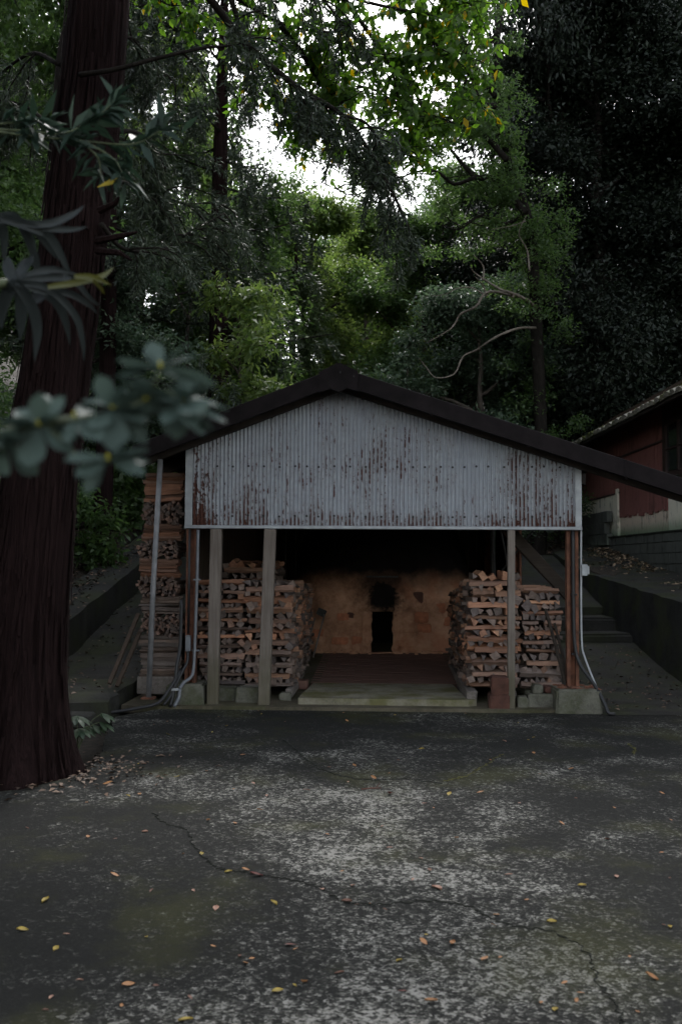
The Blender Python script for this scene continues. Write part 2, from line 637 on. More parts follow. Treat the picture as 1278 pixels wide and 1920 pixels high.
crack([(285, 1522), (310, 1545), (345, 1555), (362, 1580), (385, 1612), (420, 1632), (485, 1640), (540, 1650), (600, 1665), (640, 1690), (700, 1698), (800, 1690), (880, 1700)], 0.006, 0.010, 1)
crack([(880, 1700), (950, 1735), (1040, 1750), (1100, 1790), (1120, 1840), (1150, 1880), (1165, 1925)], 0.010, 0.006, 2)
crack([(530, 1385), (575, 1425), (620, 1450), (690, 1463), (760, 1462), (830, 1470)], 0.018, 0.022, 3)
crack([(830, 1466), (870, 1456), (900, 1440), (940, 1415)], 0.035, 0.012, 4, 'moss')
crack([(1175, 1395), (1190, 1405), (1185, 1415)], 0.02, 0.02, 5, 'moss')

# ------------------------------------------------------------------ kiln shed
S0 = Vector((0, 11.27, 0))
SROT = R(-2.4)
shed = empty('kiln_shed', S0, SROT)
tag(shed, 'open kiln shed with rust-streaked corrugated gable and dark pitched roof', 'shed')
SM = Matrix.Translation(S0) @ Matrix.Rotation(SROT, 4, 'Z')


def SW(x, y, z=0):
    return SM @ Vector((x, y, z))


RX, RZ = -0.02, 3.775          # ridge at the front edge
LS, RS = 0.385, 0.328          # slopes
YF, YB = -0.36, 8.4


def roof_z(x):
    return RZ - (RX - x) * LS if x < RX else RZ - (x - RX) * RS


XL, XR, XM = -2.30, 4.35, 2.95
for nm, xa, xb in (('roof_slope', XL, RX), ('roof_slope', RX, XR)):
    # corrugated roofing sheet with thickness
    mb = MB()
    n = 60 if xa == XL else 110
    za, zb = roof_z(xa), roof_z(xb)
    xm = min(xb, XM)
    zm = roof_z(xm)
    mb.hexa([(xa, YF + .02, za - 0.055), (xm, YF + .02, zm - 0.055), (xm, YB, zm - 0.055), (xa, YB, za - 0.055)],
            [(xa, YF + .02, za - 0.012), (xm, YF + .02, zm - 0.012), (xm, YB, zm - 0.012), (xa, YB, za - 0.012)])
    rf = mb.build(nm, M['roof_dark'], shed)
    if xm < xb:
        mb = MB()
        mb.hexa([(xm, YF + .02, zm - 0.055), (xb, YF + .02, zb - 0.055), (xb, .42, zb - 0.055), (xm, .42, zm - 0.055)],
                [(xm, YF + .02, zm - 0.012), (xb, YF + .02, zb - 0.012), (xb, .42, zb - 0.012), (xm, .42, zm - 0.012)])
        mb.build('canopy_strip', M['roof_dark'], shed)
    # roll ribs of the sheet
    ny = 20
    rb = MB()
    for k in range(ny):
        y = YF + 0.3 + k * (YB - YF - 0.5) / ny
        rb.hexa([(xa, y, za - 0.012), (xm, y, zm - 0.012), (xm, y + 0.04, zm - 0.012), (xa, y + 0.04, za - 0.012)],
                [(xa, y + .01, za + 0.012), (xm, y + .01, zm + 0.012), (xm, y + 0.03, zm + 0.012), (xa, y + 0.03, za + 0.012)])
    rb.build('roof_rib', M['roof_dark'], rf)
    # barge board along the front slope
    fh = 0.15
    mb = MB()
    mb.hexa([(xa, YF - 0.035, za - fh), (xb, YF - 0.035, zb - fh), (xb, YF, zb - fh), (xa, YF, za - fh)],
            [(xa, YF - 0.035, za + 0.012), (xb, YF - 0.035, zb + 0.012), (xb, YF, zb + 0.012), (xa, YF, za + 0.012)])
    mb.build('barge_board', M['roof_dark'], shed, bevel=0.006)
    # lower lip of the flashing
    mb = MB()
    mb.hexa([(xa, YF - 0.05, za - fh - 0.03), (xb, YF - 0.05, zb - fh - 0.03), (xb, YF + 0.02, zb - fh - 0.03), (xa, YF + 0.02, za - fh - 0.03)],
            [(xa, YF - 0.05, za - fh + 0.01), (xb, YF - 0.05, zb - fh + 0.01), (xb, YF + 0.02, zb - fh + 0.01), (xa, YF + 0.02, za - fh + 0.01)])
    mb.build('flashing_lip', M['roof_dark'], shed)
    # soffit joists under the overhang and rafters further in
    for k in range(8):
        y = -0.1 + k * 1.1
        mb = MB()
        xq, zq = (xm, zm) if k else (xb, zb)
        mb.hexa([(xa, y, za - 0.20), (xq, y, zq - 0.20), (xq, y + 0.08, zq - 0.20), (xa, y + 0.08, za - 0.20)],
                [(xa, y, za - 0.057), (xq, y, zq - 0.057), (xq, y + 0.08, zq - 0.057), (xa, y + 0.08, za - 0.057)])
        mb.build('rafter', M['roof_under'], shed)
# seams of the barge-board flashing
for x in (-1.1, 1.0, 2.05, 3.1):
    z = roof_z(x)
    mb = MB()
    mb.box(-0.012, 0.012, YF - 0.040, YF - 0.034, -0.2, 0.014, Matrix.Translation((x, 0, z)))
    mb.build('flashing_seam', M['roof_dark'], shed)
# ridge cap: folded pentagon end piece plus ridge roll
mb = MB()
w = 0.215
out = [(RX - w, roof_z(RX - w) - 0.195), (RX - w, roof_z(RX - w) + 0.028), (RX - .02, RZ + 0.045), (RX + .02, RZ + 0.045), (RX + w, roof_z(RX + w) + 0.028), (RX + w, roof_z(RX + w) - 0.195), (RX + .09, roof_z(RX + .09) - .20), (RX + .005, RZ - 0.275), (RX - .09, roof_z(RX - .09) - .20)]
yf = YF - 0.075
vsx = [(x, yf, z) for x, z in out] + [(x, yf + 0.06, z) for x, z in out]
nn = len(out)
mb.add(vsx, [tuple(range(nn - 1, -1, -1)), tuple(range(nn, 2 * nn))] + [(i, (i + 1) % nn, (i + 1) % nn + nn, i + nn) for i in range(nn)])
mb.build('ridge_end_cap', M['roof_dark'], shed)
mb = MB()
mb.hexa([(RX - w, YF - .03, roof_z(RX - w) + .014), (RX + w, YF - .03, roof_z(RX + w) + .014), (RX + w, YB, roof_z(RX + w) + .014), (RX - w, YB, roof_z(RX - w) + .014)],
        [(RX - .02, YF - .03, RZ + .04), (RX + .02, YF - .03, RZ + .04), (RX + .02, YB, RZ + .04), (RX - .02, YB, RZ + .04)])
mb.build('ridge_cap', M['roof_dark'], shed)
mb = MB()
for x in (RX + .02, RX + .17):
    mb.box(x - .008, x + .008, yf - .012, yf + .01, RZ - .06 - abs(x - RX) * .3, RZ - .04 - abs(x - RX) * .3)
mb.build('cap_nails', M['screw'], shed)

# corrugated gable sheets
PX0, PX1, PZ0 = -1.745, 2.665, 2.045
edges = [-1.745, -1.37, -0.69, -0.005, 0.675, 1.32, 1.975, 2.665]
for i in range(len(edges) - 1):
    xa, xb = edges[i], edges[i + 1] + (0.045 if i < len(edges) - 2 else 0)
    nx = int((xb - xa) / PITCH * 8)
    xs = np.linspace(xa, xb, nx + 1)
    yo = 0.006 if i % 2 else 0.0
    ysn = -0.0115 * np.sin(2 * PI * xs / PITCH) + yo
    zt = np.array([roof_z(x) - 0.06 for x in xs])
    rows = 5
    Vv = []
    for r in range(rows):
        t = r / (rows - 1)
        Vv.append(np.stack([xs, ysn, PZ0 + (zt - PZ0) * t], 1))
    Vv = np.concatenate(Vv)
    q = np.arange((rows - 1) * nx)
    a = (q // nx) * (nx + 1) + q % nx
    F = np.stack([a, a + 1, a + nx + 2, a + nx + 1], 1)
    np_obj('corrugated_sheet', Vv, F, M['corr'], shed, smooth=True)
for zrow, off in ((2.72, 0.0), (2.155, 0.02)):
    mb = MB()
    x = PX0 + 0.33 + off
    k = 0
    rr = random.Random(5)
    while x < PX1 - 0.05:
        xx = round(x / PITCH - 0.25) * PITCH + 0.25 * PITCH
        zz = zrow + rr.uniform(-.006, .006)
        for (r, dy) in ((0.013, -0.009), (0.007, -0.016)):
            mb.tube([(xx, dy + .012, zz), (xx, dy - 0.004, zz)], r, 8)
        x += PITCH * rr.choice((3, 4, 4))
    mb.build('screw_row', M['screw'], shed)
# edge flashings
mb = MB()
mb.box(PX0 - 0.03, PX0 + 0.055, -0.026, -0.014, PZ0 - 0.02, roof_z(PX0) - .06)
mb.box(PX0 - 0.03, PX0 - 0.018, -0.014, 0.10, PZ0 - 0.02, roof_z(PX0) - .06)
mb.build('corner_flashing', M['zinc'], shed)
mb = MB()
mb.box(PX1 - 0.04, PX1 + 0.03, -0.026, -0.014, PZ0 - 0.02, roof_z(PX1) - .06)
mb.box(PX1 + 0.018, PX1 + 0.03, -0.014, 0.10, PZ0 - 0.02, roof_z(PX1) - .06)
mb.build('corner_flashing', M['zinc'], shed)
mb = MB()
mb.box(PX0 - 0.035, PX1 + 0.035, -0.034, 0.03, PZ0 - 0.036, PZ0 + 0.004)
mb.build('bottom_flashing', M['zinc'], shed, bevel=0.006)
mb = MB()
mb.box(PX0, PX1, 0.055, 0.17, PZ0 - 0.02, PZ0 + 0.14)
mb.build('head_beam', M['roof_under'], shed)


# posts
def post(x0, x1, y, z0, z1, wx, wy, name='wooden_post', mat='post'):
    mb = MB()
    mb.hexa([(x0 - wx / 2, y - wy / 2, z0), (x0 + wx / 2, y - wy / 2, z0), (x0 + wx / 2, y + wy / 2, z0), (x0 - wx / 2, y + wy / 2, z0)],
            [(x1 - wx / 2, y - wy / 2, z1), (x1 + wx / 2, y - wy / 2, z1), (x1 + wx / 2, y + wy / 2, z1), (x1 - wx / 2, y + wy / 2, z1)])
    return mb.build(name, M[mat], shed, bevel=0.008)


post(-1.43, -1.415, 0.00, 0.0, PZ0 - 0.04, 0.125, 0.12)
post(-0.855, -0.80, 0.00, 0.0, PZ0 - 0.04, 0.13, 0.12)
post(1.90, 1.905, -0.06, -0.01, PZ0 - 0.04, 0.08, 0.08)


def channel(x, y, z0, z1, w, d, t, name='steel_column', mat='rusty'):
    mb = MB()
    mb.box(x - w / 2, x + w / 2, y + d - t, y + d, z0, z1)
    mb.box(x - w / 2, x - w / 2 + 0.035, y, y + d - t - .002, z0, z1)
    mb.box(x + w / 2 - 0.035, x + w / 2, y, y + d - t - .002, z0, z1)
    return mb.build(name, M[mat], shed)


channel(2.60, 0.03, 0.26, PZ0 - 0.04, 0.13, 0.10, 0.02)
channel(-1.70, 0.03, 0.26, PZ0 - 0.04, 0.125, 0.10, 0.02)
channel(2.55, 4.2, 0.3, 2.7, 0.12, 0.1, 0.02)
channel(2.45, 7.5, 0.9, 2.7, 0.12, 0.1, 0.02)
# footings and blocks
rr = random.Random(3)
for (x0, x1, y0, y1, z0, z1) in ((2.37, 2.87, -0.22, 0.25, -.02, 0.255), (-1.95, -1.52, -0.12, 0.30, -.02, 0.262)):
    mb = MB()
    jitter_box(mb, x0, x1, y0, y1, z0, z1, 0.015, rr)
    mb.build('footing', M['block'], shed, bevel=0.02, seg=2)
mb = MB()
rr = random.Random(8)
for k in range(40):
    a = rr.uniform(0, 6.28)
    c = Vector((2.62 + rr.uniform(-.2, .22), -.02 + rr.uniform(-.16, .2), 0.262))
    L = rr.uniform(.02, .06)
    Mx = Matrix.Translation(c) @ Matrix.Rotation(a, 4, 'Z') @ Matrix.Rotation(rr.uniform(-.5, .5), 4, 'X')
    mb.add([Mx @ Vector(p) for p in ((-L, -.012, 0), (L, -.014, .004), (L * .8, .014, .01), (-L, .012, .006), (0, 0, .02))], [(0, 1, 4), (1, 2, 4), (2, 3, 4), (3, 0, 4), (3, 2, 1, 0)])
tag(mb.build('rust_flakes', M['rusty'], shed), kind='stuff')

# left pole carrying the eave
mb = MB()
mb.tube([(-2.12, -0.18, 0.12), (-2.09, -0.18, 1.3), (-2.03, -0.18, 2.78)], 0.030, 12)
mb.build('eave_pole', M['pole'], shed, smooth=True)
mb = MB()
mb.tube([(-2.3, 0.9, 0.6), (-2.3, 0.9, 2.7)], 0.04, 10)
mb.build('eave_pole', M['dark_metal'], shed, smooth=True)
mb = MB()
mb.box(-2.19, -2.05, -.25, -.11, 0.105, 0.125)
mb.build('base_plate', M['rusty'], shed)

# conduits and cables, left column
mb = MB()
mb.tube(catmull([(-1.625, -0.0, PZ0 - .05), (-1.63, -0.0, 1.4), (-1.64, -0.0, 0.9), (-1.65, -.02, 0.45), (-1.67, -.05, .34), (-1.74, -.10, .28), (-1.78, -.15, .22)], 6), 0.019, 10)
mb.build('conduit', M['conduit'], shed, smooth=True)
mb = MB()
mb.tube(catmull([(-1.78, -.15, .215), (-1.785, -.17, .12), (-1.83, -.2, .02)], 5), 0.022, 10)
mb.build('conduit', M['conduit'], shed, smooth=True)
for z in (1.42, 0.62):
    mb = MB()
    mb.box(-1.67, -1.59, -.022, .03, z, z + .018)
    mb.build('pipe_clip', M['conduit'], shed)
mb = MB()
mb.box(-1.745, -1.69, -.05, .02, .62, .80)
jb = mb.build('junction_box', M['conduit'], shed, bevel=.006)
mb = MB()
mb.tube([(-1.718, -.015, .82), (-1.718, -.015, 2.0)], 0.014, 8)
mb.tube(catmull([(-1.718, -.02, .62), (-1.72, -.05, .5), (-1.78, -.12, .36), (-1.86, -.2, .16), (-1.93, -.28, .05)], 6), 0.017, 8)
mb.build('cable', M['black_cable'], shed, smooth=True)
mb = MB()
mb.tube(catmull([(-1.80, -.02, 1.2), (-1.80, -.05, .7), (-1.82, -.14, .45), (-1.83, -.17, .25), (-1.87, -.22, .02)], 6), 0.02, 8)
mb.build('cable', M['black_cable'], shed, smooth=True)
mb = MB()
mb.tube(catmull([(-1.78, -.08, .42), (-1.86, -.22, .25), (-1.98, -.30, .08), (-2.2, -.42, .03), (-2.45, -.75, .02), (-2.6, -1.2, .02), (-2.75, -2.0, .03), (-2.9, -2.9, .02)], 7), 0.019, 8)
mb.build('cable', M['black_cable'], shed, smooth=True)
mb = MB()
mb.box(-1.87, -1.79, -.205, -.17, .20, .225)
mb.build('pipe_clip', M['white_conduit'], shed)
# right column
mb = MB()
mb.tube(catmull([(2.60, .0, 2.0), (2.60, -.0, 1.2), (2.61, -.01, .75), (2.66, -.05, .52), (2.80, -.16, .30), (2.88, -.25, .12), (2.91, -.30, .03), (2.98, -.31, .015)], 7), 0.020, 8)
mb.build('cable', M['black_cable'], shed, smooth=True)
mb = MB()
mb.tube(catmull([(2.695, .02, 2.05), (2.69, .02, 1.2), (2.695, .02, .75), (2.72, -.0, .6), (2.80, -.14, .33), (2.87, -.24, .14)], 7), 0.011, 8)
mb.build('conduit', M['white_conduit'], shed, smooth=True)
mb = MB()
mb.box(2.69, 2.755, -.03, .06, 1.50, 1.63)
sb = mb.build('switch_box', M['zinc'], shed, bevel=.005)
mb = MB()
mb.box(2.757, 2.775, -.02, .05, 1.52, 1.61)
mb.build('box_lid', M['zinc'], sb)
for z in (1.28, .62):
    mb = MB()
    mb.box(2.575, 2.64, -.025, .028, z, z + .02)
    mb.build('pipe_clip', M['dark_metal'], shed)

# inner structure: sloping beam, tie rods, side and back boarding
mb = MB()
Mx = Matrix.Translation((1.86, .55, 2.12)) @ Matrix.Rotation(R(47), 4, 'Y')
mb.box(0, 1.25, -.06, .06, -.07, .07, Mx)
mb.build('sloping_beam', M['beam'], shed, bevel=.008)
for a, b in (((2.02, 2.4, 2.4), (2.25, 2.4, 1.2)), ((2.6, 2.4, 2.2), (1.95, 2.4, 1.35)), ((1.98, 2.6, 2.4), (2.0, 2.6, 1.4))):
    mb = MB()
    mb.tube([a, b], 0.014 if a[1] < 2.5 else .03, 6)
    mb.build('tie_rod', M['dark_metal'], shed)
rr = random.Random(21)
k = 0
y = 0.35
while y < YB - .2:
    wv = rr.uniform(.14, .2)
    mb = MB()
    jitter_box(mb, -1.80, -1.775, y, y + wv - .008, 0.25, roof_z(-1.8) - .07, .004, rr)
    mb.build('wall_plank', M['plank'], shed)
    y += wv
y = 5.0
while y < YB - .2:
    wv = rr.uniform(.14, .2)
    mb = MB()
    jitter_box(mb, 2.68, 2.705, y, y + wv - .008, 0.35, roof_z(2.7) - .07, .004, rr)
    mb.build('wall_plank', M['plank'], shed)
    y += wv
x = -1.8
while x < 2.7:
    wv = rr.uniform(.16, .22)
    mb = MB()
    jitter_box(mb, x, x + wv - .006, YB - .12, YB - .09, .5, roof_z(x + .1) - .1, .004, rr)
    mb.build('wall_plank', M['plank'], shed)
    x += wv

# floors inside the shed
fl = empty('shed_floor', S0, SROT)
tag(fl, kind='structure')
rr = random.Random(4)
pp = wavy((-2.42, -.20), (1.55, -.20), 40, .02, rr) + wavy((1.55, -.20), (2.35, -.16), 8, .02, rr) + [(2.72, -.1), (2.72, 9), (-2.42, 9)]
M['shed_dirt'] = m_concrete('shed_dirt', (.11, .095, .07), .5)
poly_slab('floor_slab', pp, 0.035, 0.08, M['shed_dirt'], fl)
rr = random.Random(6)
# mossy concrete step
fr = wavy((-.47, .02), (1.5, .0), 26, .012, rr) + [(1.53, .06), (1.42, .35), (1.36, 1.52), (-.40, 1.50), (-.46, .4)]
poly_slab('concrete_step', fr, 0.105, 0.09, M['concrete_moss'], fl)
# brick paving in front of the kiln, rising gently: bricks seen at a grazing angle, joined
M['paver'] = NT('worn_brick')
_s = M['paver']
M['paver'] = _s.fin(_s.mix(_s.noise(7, 4, .6), _s.mix(_s.island(), (0.13, 0.056, 0.046), (0.19, 0.080, 0.062)), (0.13, 0.082, 0.062)), 0.85)
mb = MB()
yy = 1.55
row = 0
while yy < 4.55:
    zz = 0.10 + (yy - 1.5) * 0.045
    x = -.44 + (row % 2) * .11
    while x < 1.36:
        dz = rr.uniform(-.0015, .0015)
        z2 = zz + .099 * .045
        mb.hexa([(x, yy, zz - .06), (x + .212, yy, zz - .06), (x + .212, yy + .099, z2 - .06), (x, yy + .099, z2 - .06)], [(x, yy, zz + dz), (x + .212, yy, zz + dz), (x + .212, yy + .099, z2 + dz), (x, yy + .099, z2 + dz)])
        x += .217
    yy += .103
    row += 1
tag(mb.build('brick_paving', M['paver'], fl), kind='stuff')
mb = MB()
mb.add([(-.62, 1.5, .096), (1.52, 1.5, .096), (1.52, 9, .4335), (-.62, 9, .4335)], [(0, 1, 2, 3)])
mb.build('floor_bed', M['shed_dirt'], fl)
mb = MB()
mb.box(-.60, -.46, 1.32, 1.52, .04, .15)
mb.build('kerb_brick', M['paver'], fl, bevel=.008)

# ------------------------------------------------------------------ clay kiln
KX, KY, KZ = 0.47, 4.45, 0.225
kiln = empty('clay_kiln', SW(KX, KY, KZ), SROT)
tag(kiln, 'earthen wood-fired kiln with sooty square mouth inside the shed', 'kiln')


def m_clay():
    s = NT('kiln_clay')
    a = s.noise(2.4, 6, .65)
    b = s.noise(14, 6, .7)
    v = s.math('ADD', s.math('MULTIPLY', a, .6), s.math('MULTIPLY', b, .4))
    col = s.ramp(v, [(.32, (.22, .105, .065)), (.5, (.49, .265, .165)), (.68, (.62, .375, .25))])
    redd = s.sstep(s.noise(1.6, 4, .6, s.map(s.co, loc=(4, 2, 1))), .5, .66)
    col = s.mix(s.math('MULTIPLY', redd, .7), col, (.42, .17, .095))

    def blob(c, r0, r1, zs=1.0):
        d = s.n('ShaderNodeVectorMath', operation='DISTANCE')
        s.set(d.inputs[0], s.map(s.co, (1, .3, zs)))
        d.inputs[1].default_value = (c[0], c[1] * .3, c[2] * zs)
        dd = s.math('ADD', d.outputs['Value'], s.math('MULTIPLY', s.math('SUBTRACT', b, .5), .30))
        dd = s.math('ADD', dd, s.math('MULTIPLY', s.math('SUBTRACT', a, .5), .25))
        return s.sstep(dd, r0, r1, 1, 0)
    # smoke stain above the mouth and up the crown of the kiln
    soot = s.math('MAXIMUM', blob((0.02, 0, .90), .17, .42, 1.0), s.math('MULTIPLY', blob((0.02, 0, 1.25), .2, .8), .9))
    zc = s.sep()[2]
    soot = s.math('MAXIMUM', soot, s.sstep(s.math('ADD', zc, s.math('MULTIPLY', a, .5)), 1.1, 1.6))
    col = s.mix(soot, col, (.010, .008, .007))
    s.bump(s.math('ADD', b, s.noise(40, 4, .7)), .7, .015)
    return s.fin(col, .95, spec=.15)


M['clay'] = m_clay()


def build_kiln():
    a, b, p = 1.6, 1.78, 2.9
    st = 0.035
    mw, mh0, mh1 = 0.165, 0.02, 0.66      # mouth half width / bottom / top
    xs = sorted(set([round(-a + i * st, 4) for i in range(int(2 * a / st) + 2)] + [-mw, mw]))
    zs = sorted(set([round(i * st, 4) for i in range(int(b / st) + 2)] + [mh0, mh1]))
    rng = np.random.RandomState(5)
    ph = rng.uniform(0, 6.28, 12)
    idx = {}
    V, F = [], []

    def nz(x, z):
        return .028 * math.sin(5 * x + ph[0] + 2 * math.sin(3 * z + ph[1])) + .02 * math.sin(9 * z + 4 * x + ph[2]) + .010 * math.sin(21 * x + ph[3] + 9 * z) + .008 * math.sin(27 * z - 13 * x + ph[4])

    def vert(x, z):
        k = (x, z)
        if k in idx:
            return idx[k]
        r = ((abs(x) / a) ** p + (max(z, 0) / b) ** p) ** (1 / p)
        X, Z = x, z
        if r > 1:
            X, Z = x / r, z / r
            r = 1.0
        edge = max(abs(X) / mw, abs(Z - .34) / .33)
        y = .85 * (1 - math.sqrt(max(0, 1 - r ** 2.4))) + nz(X, Z) - .07 * math.exp(-((max(edge, 1) - 1) / .7) ** 2)
        wv = (.014 * math.sin(19 * Z + 3) + .010 * math.sin(43 * Z + X * 9)) if abs(abs(X) - mw) < 1e-6 and Z < .8 else 0
        idx[k] = len(V)
        V.append((X + wv, y, Z))
        return idx[k]
    hole = set()
    for i in range(len(xs) - 1):
        for j in range(len(zs) - 1):
            x0, x1, z0, z1 = xs[i], xs[i + 1], zs[j], zs[j + 1]
            if x0 >= -mw - 1e-6 and x1 <= mw + 1e-6 and z0 >= mh0 - 1e-6 and z1 <= mh1 + 1e-6:
                hole.add((i, j))
                continue
            rs = [((abs(x) / a) ** p + (z / b) ** p) for x in (x0, x1) for z in (z0, z1)]
            if min(rs) >= 1:
                continue
            F.append((vert(x0, z0), vert(x1, z0), vert(x1, z1), vert(x0, z1)))
    mb = MB()
    mb.add(V, F)
    mb.build('front_wall', M['clay'], kiln, smooth=True)
    # stoke hole lining going back into the firebox
    mb = MB()
    rngp = random.Random(2)
    D = [0.0, .12, .26, .42, .6]
    prev = None
    for d in D:
        g = 1 + d * .35
        ring = [(-mw * g, d - .03, mh0 - .01), (mw * g, d - .03, mh0 - .01), (mw * g, d - .03, mh1 * (1 + .05 * d)), (-mw * g, d - .03, mh1 * (1 + .05 * d))]
        ring = [(x + rngp.uniform(-.008, .008), y, z) for x, y, z in ring]
        k = len(mb.v)
        mb.v += ring
        if prev is not None:
            for q in range(4):
                q2 = (q + 1) % 4
                mb.f.append((prev + q, prev + q2, k + q2, k + q))
        prev = k
    mb.box(-.7, .7, .58, .6, -.01, .02)
    mb.build('stoke_hole', M['clay'], kiln)
    # firebox behind: dark open chamber
    mb = MB()
    mb.add([(-.75, .57, -.01), (.75, .57, -.01), (.75, 2.2, .15), (-.75, 2.2, .15), (-.75, .57, 1.1), (.75, .57, 1.1), (.75, 2.2, 1.2), (-.75, 2.2, 1.2)],
           [(0, 1, 2, 3), (7, 6, 5, 4), (3, 2, 6, 7), (1, 5, 6, 2), (0, 3, 7, 4)])
    mb.build('firebox', M['soot'], kiln)
    # vault running back up the slope
    mb = MB()
    n = 28
    prev = None
    for t in range(9):
        y = .70 + t * .36
        k = len(mb.v)
        for q in range(n + 1):
            an = PI * q / n
            c, s_ = math.cos(an), math.sin(an)
            x = -a * (abs(c) ** (2 / p)) * (1 if c > 0 else -1)
            z = b * (s_ ** (2 / p)) + .12 * t - .08
            mb.v.append((x + .02 * math.sin(9 * q + t), y, z))
        if prev is not None:
            for q in range(n):
                mb.f.append((prev + q, prev + q + 1, k + q + 1, k + q))
        prev = k
    mb.build('vault', M['clay'], kiln, smooth=True)
    # lintel bar and front lintel stone
    mb = MB()
    mb.box(-.25, .25, -.09, -.055, 1.19, 1.215)
    mb.build('iron_bar', M['dark_metal'], kiln)
    mb = MB()
    jitter_box(mb, -.215, .20, -.095, .10, .655, .735, .012, rngp)
    mb.build('lintel', M['clay'], kiln, bevel=.015, seg=2)
    # exposed fire bricks where the clay skin fell away: x, z, w, h, tint
    for (x, z, w, h, c, pr) in ((-.62, .56, .20, .12, 0, .012), (-.50, .58, .11, .10, 1, .004), (-.66, .19, .25, .13, 0, .015), (-.40, .20, .18, .12, 0, .010), (-.98, .30, .22, .12, 0, .006),
                                (.40, .58, .22, .19, 2, .020), (.62, .56, .22, .16, 0, .016), (.66, .40, .22, .13, 0, .010), (.40, .22, .30, .22, 2, .03), (.55, .88, .18, .17, 3, .008),
                                (.92, .70, .16, .15, 0, .006), (1.0, .50, .14, .14, 0, .006), (.36, .80, .17, .13, 2, .014), (-.25, .42, .10, .5, 2, .014), (.23, .34, .09, .55, 2, .018)):
        r = ((abs(x) / a) ** p + (z / b) ** p) ** (1 / p)
        yb = .85 * (1 - math.sqrt(max(0, 1 - r ** 2.4))) + nz(x, z)
        edge = max(abs(x) / mw, abs(z - .34) / .33)
        yb -= .07 * math.exp(-((max(edge, 1) - 1) / .7) ** 2)
        mb = MB()
        jitter_box(mb, x - w / 2, x + w / 2, yb - pr - .012, yb + .09, z - h / 2, z + h / 2, .014, rngp)
        mb.build('brick', M[('fire_brick', 'dark_brick', 'clay', 'dark_brick')[c]], kiln, bevel=.014, seg=2)
    # crumbled clay along the foot
    mb = MB()
    for k in range(46):
        x = rngp.uniform(-1.0, 1.0)
        if abs(x) < .18:
            continue
        s_ = rngp.uniform(.015, .05)
        jitter_box(mb, x - s_, x + s_, -.16 + rngp.uniform(-.1, .12) + .2 * x * x, -.1 + .2 * x * x, -.03, s_ * .9, s_ * .35, rngp)
    tag(mb.build('clay_rubble', M['clay'], kiln), kind='stuff')


M['soot'] = m_plain('soot_black', (.012, .010, .009), .95, 0, .3, 6, .4)
M['fire_brick'] = m_plain('fire_brick', (.42, .16, .085), .9, 0, .35, 9, .5, .006)
M['dark_brick'] = m_plain('dark_brick', (.085, .035, .024), .9, 0, .35, 9, .5, .006)
build_kiln()

# hoe leaning on the left of the kiln
hoe = empty('fire_hoe', SW(-.58, 3.75, .22), SROT)
tag(hoe, 'wooden-handled fire hoe leaning against the kiln beside the left woodpile', 'tool')
mb = MB()
mb.tube([(.02, 0, 0), (.16, .4, .62)], .013, 8)
mb.build('handle', M['rail'], hoe)
mb = MB()
mb.box(-.07, .07, -.012, .012, -.02, .09, Matrix.Translation((.10, .42, .62)) @ Matrix.Rotation(.4, 4, 'Y'))
mb.build('blade', M['dark_metal'], hoe)
rk = MB()
rk.tube([(-.10, .05, 0.02), (.03, .45, .56)], .012, 8)
rk = rk.build('ash_rake_handle', M['rail'])
rk.matrix_world = SM @ Matrix.Translation((-.6, 3.75, .22))
tag(rk, 'thin wooden stick leaning on the kiln wall behind the fire hoe', 'stick')


# ------------------------------------------------------------------ firewood
def log_mesh(seed):
    """split billet along X, unit length, about 0.08 across"""
    rng = random.Random(seed)
    n = rng.choice((3, 3, 4, 4))
    base = []
    a0 = rng.uniform(0, 6.28)
    for k in range(n):
        a = a0 + 2 * PI * k / n + rng.uniform(-.38, .38)
        r = rng.uniform(.034, .066)
        base.append((r * math.cos(a), r * math.sin(a)))
    mb = MB()
    segs = 4
    for i in range(segs + 1):
        t = i / segs
        oy, oz = rng.uniform(-.006, .006), rng.uniform(-.006, .006)
        sc = rng.uniform(.88, 1.1)
        for (y, z) in base:
            mb.v.append((t - .5 + (rng.uniform(-.02, .02) if i in (0, segs) else 0), y * sc + oy, z * sc + oz))
    for i in range(segs):
        for k in range(n):
            k2 = (k + 1) % n
            mb.f.append((i * n + k, (i + 1) * n + k, (i + 1) * n + k2, i * n + k2))
    mb.f.append(tuple(range(n)))
    mb.f.append(tuple(segs * n + k for k in range(n - 1, -1, -1)))
    me = bpy.data.meshes.new('split_log')
    me.from_pydata(mb.v, [], mb.f)
    me.materials.append(M['log'])
    me.update()
    return me


LOGS = [log_mesh(100 + i) for i in range(14)]
FRESH = [(.60, .29, .175), (.48, .245, .155), (.64, .35, .22), (.40, .21, .14)]
OLD = [(.33, .20, .15), (.40, .235, .165), (.25, .175, .145), (.43, .245, .165)]
DIRTY = [(.22, .17, .15), (.27, .20, .17), (.18, .145, .135)]


class Stuff:
    """collects billets too deep in the pile to be told apart into one mesh"""
    def __init__(s):
        s.V, s.F, s.n = [], [], 0


def put_log(parent, rng, Mx, length, thick, col, stuff=None):
    me = rng.choice(LOGS)
    S = Matrix.Diagonal((length, thick / .08, thick / .08, 1))
    T = Mx @ Matrix.Rotation(rng.uniform(-.09, .09), 4, 'Z') @ Matrix.Rotation(rng.uniform(-.035, .035), 4, 'Y') @ Matrix.Rotation(rng.choice((0, PI)) + rng.uniform(-.4, .4), 4, 'X') @ S
    if stuff is not None:
        stuff.add([T @ v.co for v in me.vertices], [tuple(p.vertices) for p in me.polygons])
        return
    o = bpy.data.objects.new('split_log', me)
    o.matrix_local = T
    kf = rng.uniform(.6, 1.2)
    o.color = (*[c * kf for c in col], 1)
    link(o, parent)


